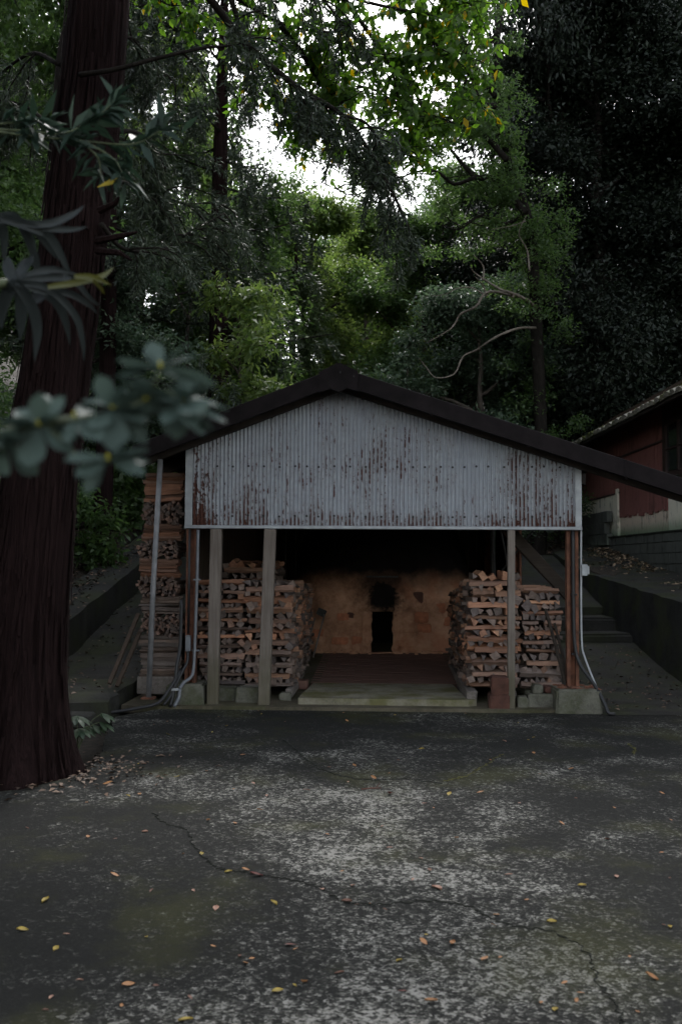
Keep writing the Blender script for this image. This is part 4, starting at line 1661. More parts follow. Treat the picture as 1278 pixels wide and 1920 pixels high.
d9 = copy_tree(d3, 'unseen evergreen added right of the yard to shade it', 7.0, 3.4, 2.0, (1.0, .9), z0=-.1)  # added outside the frame to block sky over the yard's right side
for (x, y, rz, sc, lab) in ((-5.6, 5.0, .3, (.5, .5), 'unseen low evergreen shading the yard from the left, nearest the fan palm'), (-6.0, 8.6, 1.9, (.55, .5), 'unseen low evergreen shading the yard from the left, beside the big cedar')):  # low trees outside the frame, added to shade trunk and left yard
    copy_tree(d1, lab, x, y, rz, sc, z0=-.1)
for (x, y, rz, sc, lab) in ((6.2, 27.0, 1.9, (.95, 1.8), 'very tall evergreen bordering the sky gap on its right, its unseen top added for shade'),  # stretched tall copies added to keep sun off the yard's sides
                            (-5.4, 23.0, .8, (.95, 1.75), 'very tall evergreen left of the sky gap, its unseen top added for shade'), (-9.0, 17.5, 3.6, (1.1, 1.7), 'very tall evergreen on the left bank, its unseen top added for shade'),
                            (-7.2, 11.5, 5.1, (.9, 1.5), 'very tall evergreen left of the big cedar, its unseen top added for shade')):
    copy_tree(d3, lab, x, y, rz, sc)
d4 = copy_tree(d1, 'dark evergreen mass behind the far end of the red house', 7.6, 32, 3.2, (1.1, .8))
d7 = copy_tree(d1, 'tall dark evergreen between the other two at upper right', 8.9, 29.2, .9, (1.1, 1.02))
d5 = copy_tree(d1, 'dark evergreen beyond the red house at the right border', 14.5, 31, 4.1, (1.2, 1.0))
d6 = copy_tree(d1, 'lower dark evergreen filling the gap over the eave tip of the red house', 6.4, 30.5, 5.0, (.8, .52))

# twisted old tree with bare winding limbs against the sky
def winding_tree():
    rng = np.random.RandomState(40)
    x, y = 4.5, 23.0
    z0 = HZ(x, y) - .1
    root = empty('old_camphor_tree', (x, y, z0))
    tag(root, 'old tree with winding bare limbs crossing the bright sky', 'tree')
    o = Vector((x, y, z0))
    mb = MB()
    tr_ = [Vector((0, 0, 0)), Vector((.15, 0, 2.5)), W(1000, 520, 22.6) - o, W(985, 400, 22.3) - o, W(950, 300, 22) - o, W(930, 180, 21.6) - o, W(935, 40, 21.5) - o, W(960, -80, 21.5) - o]
    tp = catmull(tr_, 4)
    mb.tube(tp, [.17 * (1 - .7 * i / (len(tp) - 1)) for i in range(len(tp))], 9)
    C, Rr = [], []
    for k, p in enumerate(tp[3:22]):
        m_ = 6 if k < 9 else 2
        C += [np.array(p) + rng.normal(size=3) * (.38 if k < 9 else .25) for _ in range(m_)]
        Rr += [rng.uniform(.25, .5) for _ in range(m_)]
    limbs = [([(985, 400), (930, 340), (892, 332), (863, 303), (835, 270), (800, 240)], .085, 21.8),
             ([(950, 300), (900, 245), (872, 228), (813, 253), (773, 275), (734, 315), (715, 350)], .07, 21.2),
             ([(930, 180), (905, 150), (880, 110), (860, 60), (820, 20), (780, -30)], .08, 21),
             ([(930, 200), (895, 190), (860, 130), (835, 105), (790, 95), (745, 110)], .065, 20.6),
             ([(935, 60), (905, 90), (890, 60), (900, 10), (880, -40)], .06, 21),
             ([(892, 332), (850, 345), (815, 320), (770, 325), (730, 345), (690, 330)], .045, 21.4),
             ([(813, 253), (790, 215), (745, 200), (700, 210), (655, 190)], .04, 20.8),
             ([(985, 400), (945, 420), (900, 405), (860, 430), (820, 420)], .05, 22),
             ([(734, 315), (700, 285), (655, 280), (610, 305), (575, 300)], .03, 21), ([(800, 240), (745, 195), (690, 165), (640, 170), (590, 150)], .035, 20.6), ([(734, 315), (705, 350), (660, 365), (620, 350)], .028, 21.2)]
    for path, r, d in limbs:
        pts = catmull([W(px, py, d + .25 * math.sin(i * 2)) - o for i, (px, py) in enumerate(path)], 4)
        n = len(pts)
        mb.tube(pts, [r * (1 - .8 * i / (n - 1)) for i in range(n)], 7)
        for q in range(16):
            s0 = pts[int(rng.randint(n // 4, n))]
            ps = bent(rng, s0, rng.normal(size=3) * np.array([1, .7, .6]) + np.array([0, 0, .25]), rng.uniform(.5, 1.3), 5, .35, .02)
            mb.tube(ps, [.016 * (1 - .7 * i / 5) for i in range(6)], 4)
            if rng.rand() < .75:
                C += [np.array(ps[-1])]
                Rr += [rng.uniform(.18, .42)]
    mb.build('trunk', M['dark_bark'], root, smooth=True)
    V, F = clump_leaves(rng, C, Rr, 190, .085, .7, .45, .2)
    np_obj('crown', V, F, M['leaf_mid'], root)


winding_tree()
# pale bare limbs of the blue-green tree
o = b5.location
for path, r in (([(1003, 574), (985, 564), (962, 552), (935, 540), (905, 522), (892, 515), (878, 500)], .062), ([(962, 553), (935, 549), (912, 552), (890, 572), (862, 588), (856, 608), (838, 618), (802, 640)], .05),
                ([(912, 552), (902, 535), (893, 521)], .035), ([(1003, 612), (972, 616), (945, 628), (915, 637), (893, 655), (870, 672), (848, 700), (818, 706), (800, 692), (782, 672)], .042),
                ([(905, 548), (880, 540), (860, 543), (830, 550), (790, 555)], .022), ([(905, 522), (903, 500), (890, 480)], .03),
                ([(992, 505), (985, 470), (975, 440), (985, 400)], .03), ([(985, 412), (955, 425), (925, 432)], .022)):
    mb = MB()
    pts = catmull([W(px + 3 * math.sin(i * 2.3), py + 3 * math.cos(i * 1.9), (22.5 if i == 0 and px > 1000 else 21.6 if i == 1 and path[0][0] > 1000 else 20.9) + .15 * math.sin(i * 1.7)) - o for i, (px, py) in enumerate(path)], 4)
    n = len(pts)
    mb.tube(pts, [.72 * r * (1 - .75 * i / (n - 1)) * (1 + .12 * math.sin(i * 2.1)) for i in range(n)], 8)
    mb.build('limb', M['pale_bark'], b5, smooth=True)


# ---- cedars
def cedar_trunk(root, pts, radii, mat, nth=96, nz=150, flare=True, seed=0):
    rng = np.random.RandomState(seed)
    P = catmull(pts, 12)
    zs = np.linspace(0, 1, nz)
    Pn = np.array([tuple(p) for p in P])
    t = np.linspace(0, 1, len(Pn))
    ctr = np.stack([np.interp(zs, t, Pn[:, i]) for i in range(3)], 1)
    rad = np.interp(zs, np.linspace(0, 1, len(radii)), radii)
    th = np.linspace(0, 2 * PI, nth, endpoint=False)
    zz = ctr[:, 2][:, None]
    TH = th[None, :]
    d = np.zeros((nz, nth))
    for k in (7, 11, 16, 23, 31, 41):
        d += (.5 / (k ** .35)) * np.sin(k * TH + rng.uniform(0, 6.28) + .9 * np.sin(zz * rng.uniform(.5, 1.6) + rng.uniform(0, 6.28)) * (3 if k > 12 else 1))
    Rr = rad[:, None] * (1 + .042 * d)
    if flare:
        f = np.exp(-np.maximum(zz, 0) / .38)
        Rr = Rr * (1 + f * (.28 + .16 * np.sin(5 * TH + 1.0) + .08 * np.sin(9 * TH)))
    V = np.stack([ctr[:, 0][:, None] + Rr * np.cos(TH), ctr[:, 1][:, None] + Rr * np.sin(TH), np.repeat(zz, nth, 1)], 2).reshape(-1, 3)
    i = np.arange((nz - 1) * nth)
    r_, c_ = i // nth, i % nth
    c2 = (c_ + 1) % nth
    F = np.stack([r_ * nth + c_, r_ * nth + c2, (r_ + 1) * nth + c2, (r_ + 1) * nth + c_], 1)
    return np_obj('trunk', V, F, mat, root, smooth=True)


def spray(rng, base, d, L, n_tw, n_nd, nl, droop=.25, tw=.35):
    """one hanging cedar spray: returns needle quads (P,D,N,L) and the twig polylines"""
    ax = bent(rng, base, d, L, 7, .10, droop)
    twigs = [(ax, .010)]
    P, D = [], []
    for q in range(n_tw):
        t = (q + .6) / n_tw
        f = t * 7
        i = min(6, int(f))
        s0 = ax[i].lerp(ax[i + 1], f - i)
        dirx = (ax[i + 1] - ax[i]).normalized()
        sd_ = dirx.cross(Vector(rng.normal(size=3))).normalized()
        tl = L * tw * (1.15 - .8 * t) * rng.uniform(.6, 1.2)
        tp = bent(rng, s0, dirx * .8 + sd_ * .9, tl, 4, .18, droop * 1.3)
        twigs.append((tp, .004))
        for k in range(n_nd):
            u = (k + rng.rand()) / n_nd * 4
            j = min(3, int(u))
            p = tp[j].lerp(tp[j + 1], u - j)
            dd = (tp[j + 1] - tp[j]).normalized() * 1.0 + Vector(rng.normal(size=3)) * .55
            P.append(p)
            D.append(dd)
    return P, D, twigs


def needles(rng, P, D, nl, aspect=.14):
    P = np.array([tuple(p) for p in P])
    D = np.array([tuple(p) for p in D])
    N = rng.normal(size=P.shape)
    L = nl * rng.uniform(.6, 1.3, len(P))
    return leaf_geo(P, D, N, L, L * aspect, .05)


def near_cedar():
    rng = np.random.RandomState(50)
    bx, by = -2.42, 7.75
    root = empty('cedar_tree', (bx, by, -.06))
    tag(root, 'big red-barked cedar trunk standing at the yard edge on the left', 'tree')
    o = Vector((bx, by, -.06))
    pts = [(-.10, 0, 0), (-.06, 0, .9), (.06, 0, 2.2), (.26, .02, 3.9), (.42, .03, 5.6), (.52, .05, 8), (.6, .1, 12), (.62, .1, 15)]
    cedar_trunk(root, pts, [.40, .355, .30, .265, .25, .235, .20, .15, .06], M['cedar_bark'], nth=128, nz=260, seed=2)
    # shaggy bark strips and stub branches
    for (px, py, dx, dz, L) in ((206, 470, .20, -.12, .35), (206, 452, .24, .02, .28), (212, 395, .08, .05, .14)):
        mb = MB()
        a = W(px, py, 7.6) - o
        mb.tube([a + Vector((-.1, 0, 0)), a + Vector((dx * .5, -.1, dz * .4)), a + Vector((dx, -.15, dz))], [.03, .022, .008], 6)
        mb.build('branch_stub', M['cedar_bark'], root)
    
    strips = MB()
    rs = random.Random(4)
    cz = [p[2] for p in pts]
    rz_ = [.40, .355, .30, .265, .25, .235, .20, .15, .06]
    for k in range(420):
        z = rs.uniform(.15, 6.2)
        a = rs.uniform(-PI, .35)
        L = rs.uniform(.15, .7)
        q = []
        for t in (0, .5, 1):
            zz = z - L * t
            f = np.interp(zz, cz, np.linspace(0, 1, len(cz)))
            rr_ = np.interp(f, np.linspace(0, 1, len(rz_)), rz_) * (1 + .28 * math.exp(-max(zz, 0) / .38))
            cx = np.interp(zz, cz, [p[0] for p in pts])
            aa = a + .03 * math.sin(zz * 3 + k)
            rr_ *= 1.035 + .05 * t * t * rs.random()
            q.append((cx + rr_ * math.cos(aa), rr_ * math.sin(aa), zz, aa))
        w_ = rs.uniform(.006, .016)
        vv = []
        for (x_, y_, z_, aa) in q:
            vv += [(x_ - w_ * math.sin(aa), y_ + w_ * math.cos(aa), z_), (x_ + w_ * math.sin(aa), y_ - w_ * math.cos(aa), z_ + rs.uniform(-.02, .02))]
        strips.add(vv, [(0, 1, 3, 2), (2, 3, 5, 4)])
    tag(strips.build('bark_strips', M['cedar_bark'], root), kind='stuff')
    Pn, Dn = [], []
    tw = MB()

    def limb(path, r, sprays, SL=(.35, .7), dr=.22, side=1.0):
        pts_ = catmull(path, 6)
        n = len(pts_)
        tw.tube(pts_, [r * (1 - .75 * i / (n - 1)) for i in range(n)], 7)
        for q in range(sprays):
            i = int(rng.randint(int(n * .3), n))
            dirx = (pts_[min(n - 1, i + 1)] - pts_[max(0, i - 1)]).normalized()
            d = dirx * .5 + Vector(rng.normal(size=3)) * np.array([.7]) [0] * .6 + Vector((0, 0, -.25))
            P, D, tws = spray(rng, pts_[i], d, rng.uniform(*SL), 16, 13, .03, dr)
            Pn.extend(P)
            Dn.extend(D)
            for t_, rr_ in tws[:1]:
                tw.tube(t_, [rr_ * (1 - .6 * k / (len(t_) - 1)) for k in range(len(t_))], 4)

    # long hanging bough sweeping down to the right across the sky
    limb([Vector((.5, .05, 8.0)), W(330, -90, 8.2) - o, W(400, 5, 8.4) - o, W(470, 90, 8.6) - o, W(560, 165, 8.8) - o, W(640, 215, 8.9) - o, W(690, 280, 9.0) - o, W(735, 360, 9.0) - o, W(768, 430, 9.0) - o], .042, 34, (.35, .65), .26)
    limb([W(640, 215, 8.9) - o, W(690, 235, 9.1) - o, W(720, 300, 9.2) - o, W(715, 360, 9.2) - o], .016, 12, (.3, .5), .28)
    limb([W(150, 140, 7.6) - o, W(215, 130, 7.5) - o, W(300, 108, 7.5) - o, W(380, 90, 7.6) - o, W(455, 78, 7.8) - o, W(490, 20, 8) - o], .022, 4, (.3, .5), .2)
    limb([W(180, 95, 7.8) - o, W(240, 70, 8.2) - o, W(280, 100, 8.6) - o, W(330, 160, 9) - o], .02, 10, (.35, .6), .22)
    limb([W(190, 250, 7.8) - o, W(260, 250, 8.4) - o, W(310, 300, 9) - o, W(300, 340, 9.4) - o], .022, 16, (.35, .65), .22)
    limb([W(190, 420, 7.7) - o, W(230, 465, 8.0) - o, W(300, 470, 8.4) - o, W(350, 440, 8.8) - o, W(420, 400, 9) - o], .020, 16, (.3, .6), .2)
    limb([W(185, 330, 7.8) - o, W(260, 350, 8.6) - o, W(340, 380, 9.2) - o, W(400, 380, 9.6) - o], .020, 16, (.35, .65), .22)
    limb([W(110, 120, 7.8) - o, W(60, 100, 8.2) - o, W(0, 140, 8.6) - o, W(-60, 200, 8.8) - o], .02, 14, (.35, .6), .22)
    limb([W(100, 240, 7.8) - o, W(50, 200, 8.4) - o, W(10, 190, 8.8) - o], .02, 10, (.35, .6), .22)
    for q in range(9):                      # crown overhead, above the frame
        a = rng.uniform(0, 6.28)
        z = 7.5 + q * .75
        L = rng.uniform(1.8, 3.0)
        s0 = Vector((.5, .05, z))
        e = s0 + Vector((math.cos(a) * L, math.sin(a) * L, -.5))
        limb([s0, s0.lerp(e, .5) + Vector((0, 0, .3)), e], .04, 16, (.5, .9), .2)
    tw.build('limb', M['dark_bark'], root, smooth=True)
    V, F = needles(rng, Pn, Dn, .075, .16)
    np_obj('crown', V, F, M['needle'], root)


near_cedar()


def far_cedar(label, x, y, r0, top, seed, lo, hi, nb, mat='needle', nl=.12, rmax=2.2):
    rng = np.random.RandomState(seed)
    z0 = HZ(x, y) - .1
    root = empty('cedar_tree', (x, y, z0))
    tag(root, label, 'tree', 'cedars behind the shed')
    h = top - z0
    cedar_trunk(root, [(0, 0, 0), (.05, 0, h * .3), (.02, .05, h * .65), (.1, .05, h)], [r0, r0 * .85, r0 * .6, .04], M['cedar_bark'], 48, 80, False, seed)
    Pn, Dn = [], []
    tw = MB()
    for q in range(nb):
        t = (q + .5) / nb
        z = (lo + (hi - lo) * t) - z0
        a = q * 2.4 + rng.normal() * .4
        L = rmax * (1.05 - .6 * t) * rng.uniform(.6, 1.15)
        s0 = Vector((.04, .03, z))
        e = s0 + Vector((math.cos(a) * L, math.sin(a) * L, rng.uniform(-.5, .5)))
        pts_ = catmull([s0, s0.lerp(e, .5) + Vector((0, 0, -.12)), e], 5)
        n = len(pts_)
        tw.tube(pts_, [.035 * (1 - .75 * i / (n - 1)) for i in range(n)], 5)
        for k in range(9):
            i = int(rng.randint(3, n))
            d = (e - s0).normalized() * .5 + Vector(rng.normal(size=3)) * .6 + Vector((0, 0, -.2))
            P, D, _ = spray(rng, pts_[i], d, rng.uniform(.5, .95), 14, 9, .03, .22, .4)
            Pn.extend(P)
            Dn.extend(D)
    tw.build('limb', M['dark_bark'], root)
    V, F = needles(rng, Pn, Dn, nl, .2)
    np_obj('crown', V, F, M[mat], root)


far_cedar('tall cedar with a dark straight trunk behind the left roof slope', -2.62, 20.6, .26, 15.5, 61, 6.2, 15.0, 30)
far_cedar('slim cedar just right of the big foreground trunk', -4.2, 17.5, .17, 14, 62, 4.8, 13.5, 26, rmax=1.9)
far_cedar('feathery cedar with lighter foliage in the shade above the left eave', -1.3, 25.5, .14, 10.0, 63, 4.0, 9.8, 20, 'needle_light', rmax=1.6)

# ---- broadleaf with backlit leaves arching over the shed
def arching_tree():
    rng = np.random.RandomState(70)
    x, y = -3.55, 11.9
    z0 = HZ(x, y) - .1
    root = empty('arching_tree', (x, y, z0))
    tag(root, 'tree with bright backlit leaves arching across the top of the view', 'tree')
    o = Vector((x, y, z0))
    mb = MB()
    stem = catmull([Vector((0, 0, 0)), Vector((.1, 0, 3)), W(115, 180, 12) - o, W(150, 20, 11.6) - o, W(220, -90, 11) - o], 5)
    mb.tube(stem, [.13 * (1 - .5 * i / (len(stem) - 1)) for i in range(len(stem))], 8)
    P, D = [], []
    paths = [[(220, -90), (330, -60), (430, -10), (520, 40), (600, 60), (660, 50)], [(220, -90), (380, -110), (520, -60), (640, -10), (760, 20), (850, 30), (890, 60)],
             [(520, 40), (560, 90), (600, 130), (640, 190)], [(640, -10), (690, 60), (730, 120), (745, 180)], [(760, 20), (800, 70), (840, 100)],
             [(430, -10), (450, 50), (470, 110), (500, 170)], [(220, -90), (250, -40), (330, 20), (400, 40)], [(600, 60), (680, 100), (780, 110)],
             [(380, -110), (450, -60), (560, -20), (640, 40)], [(640, -10), (740, -20), (820, -10), (890, 10)], [(730, 120), (770, 160), (800, 210), (850, 230)], [(640, 190), (620, 230), (600, 250)], [(840, 100), (880, 140), (900, 190)], [(500, 170), (540, 205), (575, 245)], [(560, 90), (600, 150), (655, 185)], [(745, 180), (770, 240), (760, 290)]]
    for path in paths:
        pts = catmull([W(px, py, 10.3 + .35 * math.sin(i + px * .01)) - o for i, (px, py) in enumerate(path)], 4)
        n = len(pts)
        mb.tube(pts, [.03 * (1 - .75 * i / (n - 1)) for i in range(n)], 6)
        for q in range(32):
            i = int(rng.randint(n // 4, n))
            tp = bent(rng, pts[i], rng.normal(size=3) * np.array([1, 1, .5]), rng.uniform(.25, .6), 5, .2, .10)
            mb.tube(tp, [.006 * (1 - .6 * k / 5) for k in range(6)], 4)
            for k in range(15):
                u = rng.uniform(.5, 5)
                j = min(4, int(u))
                P.append(tp[j].lerp(tp[j + 1], u - j))
                D.append(np.array(rng.normal(size=3) * .6 + np.array([0, 0, -.75])))
    mb.build('trunk', M['dark_bark'], root, smooth=True)
    P = np.array([tuple(p) for p in P])
    D = np.array(D)
    N = rng.normal(size=P.shape) * .7 + np.array([0, -.6, .4])
    L = .10 * rng.uniform(.6, 1.3, len(P))
    V, F = leaf_geo(P, D, N, L, L * .52, .08)
    np_obj('crown', V, F, M['leaf_maple'], root)


arching_tree()

# ---- left bank trees and shrubs
GL = 'trees and shrubs on the left bank'
make_tree('bank_tree', 'shaded leafy tree on the bank at the left border', -6.6, 15.5, 10.5, 2.9, 21, 'leaf_mid', 'dark_bark', r0=.14, leaves=40000, lsize=.10, crown_lo=.12, group=GL)
make_tree('bank_tree', 'shaded tree between the cedar trunk and the left roof edge', -5.0, 19.0, 8.5, 2.3, 22, 'leaf_blue', 'dark_bark', r0=.12, leaves=36000, lsize=.095, crown_lo=.08, group=GL)
sh = make_tree('bank_shrub', 'glossy shrub right beside the cedar trunk above the ramp wall', -4.5, 16.6, 2.75, .95, 23, 'leaf_mid', 'dark_bark', r0=.04, leaves=3200, lsize=.12, crown_lo=.05, group=GL, clump=.3, cat='shrub', n_limbs=8)
copy_tree(sh, 'shrub in deep shade behind the narrow bundle pile', -4.9, 19.6, 1.0, (1.4, 1.5))
copy_tree(sh, 'shrub growing behind the ramp wall close to the cedar foot', -4.7, 13.6, 2.0, (.8, .7))
copy_tree(sh, 'broad shrub on the bank in deep shade at the left border', -6.2, 13.2, 3.0, (1.6, 1.6))
copy_tree(sh, 'shrub under the left eave pole against the dark bank', -4.4, 22.0, 4.2, (1.5, 1.6))

make_tree('broadleaf_tree', 'green tree in front of the straight cedar trunk above the left eave', -3.3, 21.2, 9.6, 2.0, 27, 'leaf_mid', r0=.12, leaves=30000, lsize=.11, crown_lo=.3, group=GH)
copy_tree(b1, 'tall leafy tree whose top fills the upper left corner', -7.0, 18.5, 2.6, (1.1, 1.5))
# lighter spray of big leaves above the left roof slope
make_tree('young_tree', 'young tree with a pale leafy spray above the left eave', -1.95, 18.6, 7.6, 1.1, 24, 'leaf_light', 'bark', r0=.06, leaves=2600, lsize=.17, crown_lo=.66, group=GH, clump=.34, aspect=.32, droop=.5, n_limbs=7, z0=.2)


# ---- foreground plants (out of focus)
def big_leaf(mb, base, d, up, L, Wd, cup=.1, bend=.25, obov=.62):
    d = Vector(d).normalized()
    s = d.cross(Vector(up)).normalized()
    n = s.cross(d)
    nl, nw = 8, 4
    k0 = len(mb.v)
    for i in range(nl + 1):
        t = i / nl
        wv = Wd * .5 * (math.sin(PI * t ** (math.log(.5) / math.log(obov))) ** .8) + .001
        c = Vector(base) + d * (L * t) - n * (L * bend * t * t)
        for j in range(nw + 1):
            u = j / nw * 2 - 1
            mb.v.append(tuple(c + s * (wv * u) + n * (cup * Wd * (u * u) + .01 * math.sin(9 * t + 3 * u) * Wd)))
    for i in range(nl):
        for j in range(nw):
            a = k0 + i * (nw + 1) + j
            mb.f.append((a, a + 1, a + nw + 2, a + nw + 1))


M['fg_leaf'] = m_leaf('grey_green_leaf', (.040, .064, .054), (.075, .102, .088), .6, .12, spec=.2)
M['fg_stem'] = m_plain('green_stem', (.07, .085, .04), .6, 0, .3, 20, .2)
M['bud'] = m_plain('yellow_bud', (.42, .38, .04), .5, 0, .2, 20, 0)


def foreground_shrub():
    rng = random.Random(90)
    base = Vector((-.80, 1.12, 0))
    root = empty('leafy_shrub', base)
    tag(root, 'blurred grey-green leafy branch reaching in from the left border', 'shrub')
    o = base
    mb = MB()
    main = catmull([Vector((0, 0, -.05)), Vector((.05, .02, .9)), W(-120, 900, 1.13) - o, W(0, 815, 1.15) - o, W(110, 790, 1.15) - o, W(220, 775, 1.16) - o, W(300, 735, 1.17) - o, W(345, 752, 1.17) - o], 5)
    mb.tube(main, [.0075 * (1 - .75 * i / (len(main) - 1)) for i in range(len(main))], 7)
    mb.tube(catmull([W(265, 748, 1.165) - o, W(290, 715, 1.17) - o, W(302, 690, 1.17) - o], 4), .0025, 6)
    mb.tube(catmull([W(90, 795, 1.15) - o, W(140, 850, 1.14) - o, W(210, 865, 1.13) - o], 4), .0025, 6)
    mb.build('stem', M['fg_stem'], root, smooth=True)
    bd = MB()
    # whorl centre px,py,depth then leaves (end px,py, depth offset, width factor)
    wh = [((345, 755), 1.17, [((378, 705), .0, .5), ((425, 748), .0, .42), ((420, 790), -.01, .45), ((400, 800), -.02, .5), ((330, 805), -.03, .5), ((300, 790), -.03, .5), ((285, 765), .02, .45), ((345, 700), .02, .5), ((372, 772), -.05, .55), ((310, 745), .04, .4)]),
          ((302, 692), 1.17, [((332, 650), .0, .42), ((208, 680), .0, .33), ((400, 710), .0, .3), ((345, 720), .03, .4)]),
          ((213, 768), 1.16, [((150, 735), .0, .5), ((262, 725), .02, .6), ((165, 800), -.02, .5), ((215, 850), -.03, .62), ((265, 820), -.02, .5), ((280, 775), .0, .4), ((225, 730), .04, .5)]),
          ((75, 800), 1.15, [((40, 765), .0, .7), ((110, 755), .02, .55), ((150, 815), -.03, .75), ((135, 850), -.04, .6), ((10, 770), .0, .6), ((60, 880), -.05, .8), ((0, 850), -.02, .7), ((100, 730), .04, .45), ((-40, 800), 0, .6)]),
          ((205, 865), 1.13, [((150, 895), -.02, .8), ((275, 880), .0, .5), ((240, 820), .02, .6), ((270, 850), .02, .6)]),
          ((142, 786), 1.155, []), ((275, 752), 1.165, []), ((15, 838), 1.14, [])]
    for (cx, cy_), d, lv in wh:
        c = W(cx, cy_, d) - o
        bd.tube([c + Vector((0, -.004, .002)), c + Vector((0, -.008, .007))], [.0026, .0015], 6)
        extra = []
        for q in range(8):
            a_ = rng.uniform(0, 6.28)
            extra.append(((cx + 75 * math.cos(a_), cy_ + 32 * math.sin(a_) + 4), rng.uniform(-.05, .05), rng.uniform(.35, .5)))
        for (ex, ey), dd, wf in lv + extra:
            ex, ey, dd = ex + rng.uniform(-14, 14), ey + rng.uniform(-10, 10), dd + rng.uniform(-.03, .03)
            e = W(ex, ey, d + dd) - o
            v = e - c
            L = max(.045, v.length * .98)
            mbl = MB()
            up = Vector((rng.uniform(-.5, .5), rng.uniform(-.7, .35), 1.0))
            if abs(v.normalized().dot(up.normalized())) > .8:
                up = Vector((.2, -1, .1))
            big_leaf(mbl, c, v, up, L, max(.022, L * wf * .74), rng.uniform(.02, .2), rng.uniform(-.05, .22), .64)
            mbl.build('leaf', M['fg_leaf'], root, smooth=True)
    bd.build('bud', M['bud'], root)


foreground_shrub()

M['palm'] = m_leaf('palm_blade', (.009, .013, .013), (.026, .031, .031), .5, .1, spec=.3)
M['palm_yellow'] = m_leaf('palm_blade_yellow', (.05, .055, .012), (.075, .075, .015), .5, .1)


def fan_palm():
    rng = random.Random(91)
    base = Vector((-1.45, 2.35, 0))
    root = empty('fan_palm', base)
    tag(root, 'blurred fan palm with drooping blades at the left border', 'palm')
    o = base
    mb = MB()
    mb.tube([Vector((0, 0, -.1)), Vector((.02, 0, 1.2)), Vector((.05, 0, 2.1))], [.09, .08, .07], 10)
    mb.build('trunk', M['dark_bark'], root, smooth=True)

    def blade(path, w, mat='palm', d0=2.35):
        pts = catmull([W(px, py, d0 + .03 * i) - o for i, (px, py) in enumerate(path)], 6)
        m2 = MB()
        n = len(pts)
        for i, p in enumerate(pts):
            t = i / (n - 1)
            dirx = (pts[min(n - 1, i + 1)] - pts[max(0, i - 1)]).normalized()
            s_ = dirx.cross(Vector((0, 1, .25))).normalized()
            ww = w * (.35 + .65 * math.sin(PI * min(1, t * .75 + .18))) * (1 - t ** 6)
            up = s_.cross(dirx)
            m2.v += [tuple(p - s_ * ww), tuple(p + up * ww * .5), tuple(p + s_ * ww)]
            if i:
                k = 3 * i
                m2.f += [(k - 3, k - 2, k + 1, k), (k - 2, k - 1, k + 2, k + 1)]
        m2.build('blade', M[mat], root, smooth=True)

    st_ = MB()
    st_.tube(catmull([Vector((.05, 0, 2.0)), W(-70, 460, 2.35) - o, W(-15, 420, 2.35) - o], 5), .012, 7)
    st_.tube(catmull([Vector((.05, 0, 1.9)), W(-60, 560, 2.35) - o, W(30, 530, 2.4) - o], 5), .012, 7)
    st_.build('frond_stalk', M['fg_stem'], root, smooth=True)
    for path, w in (([(-15, 410), (25, 405), (48, 435), (62, 470), (75, 520), (85, 560)], .012), ([(-15, 410), (35, 415), (60, 450), (70, 490)], .010), ([(0, 405), (50, 420), (75, 440), (98, 470), (112, 490)], .011),
                    ([(5, 410), (70, 430), (95, 445), (120, 490), (140, 540)], .011), ([(-20, 410), (0, 420), (8, 450), (8, 500)], .014), ([(-15, 410), (80, 420), (130, 405), (160, 385)], .009), ([(-10, 412), (60, 425), (130, 430), (165, 425)], .008)):
        blade(path, w)
    for path, w in (([(30, 530), (60, 515), (100, 505), (150, 515)], .010), ([(30, 530), (70, 522), (120, 520), (135, 520), (170, 560), (190, 575)], .009), ([(30, 530), (60, 560), (85, 550), (110, 570), (125, 610), (132, 650)], .014),
                    ([(30, 530), (40, 555), (40, 600), (38, 640)], .016), ([(30, 530), (15, 550), (5, 580), (3, 620)], .016), ([(30, 530), (45, 500), (55, 485), (60, 478)], .014), ([(30, 530), (15, 500), (15, 480)], .016),
                    ([(30, 530), (80, 545), (130, 550), (165, 570), (185, 590)], .009), ([(30, 530), (60, 575), (70, 620), (65, 680)], .014), ([(30, 530), (90, 540), (140, 590), (155, 640), (158, 680)], .009)):
        blade(path, w)
    for path, w in (([(90, 538), (140, 530), (190, 518), (215, 500)], .008), ([(140, 518), (175, 520), (210, 535)], .007), ([(175, 525), (188, 538), (196, 552)], .005)):
        blade(path, w, 'palm_yellow')


fan_palm()

M['lance'] = m_leaf('lance_leaf', (.014, .028, .020), (.032, .055, .036), .5, .15, spec=.25, yellow=.02)


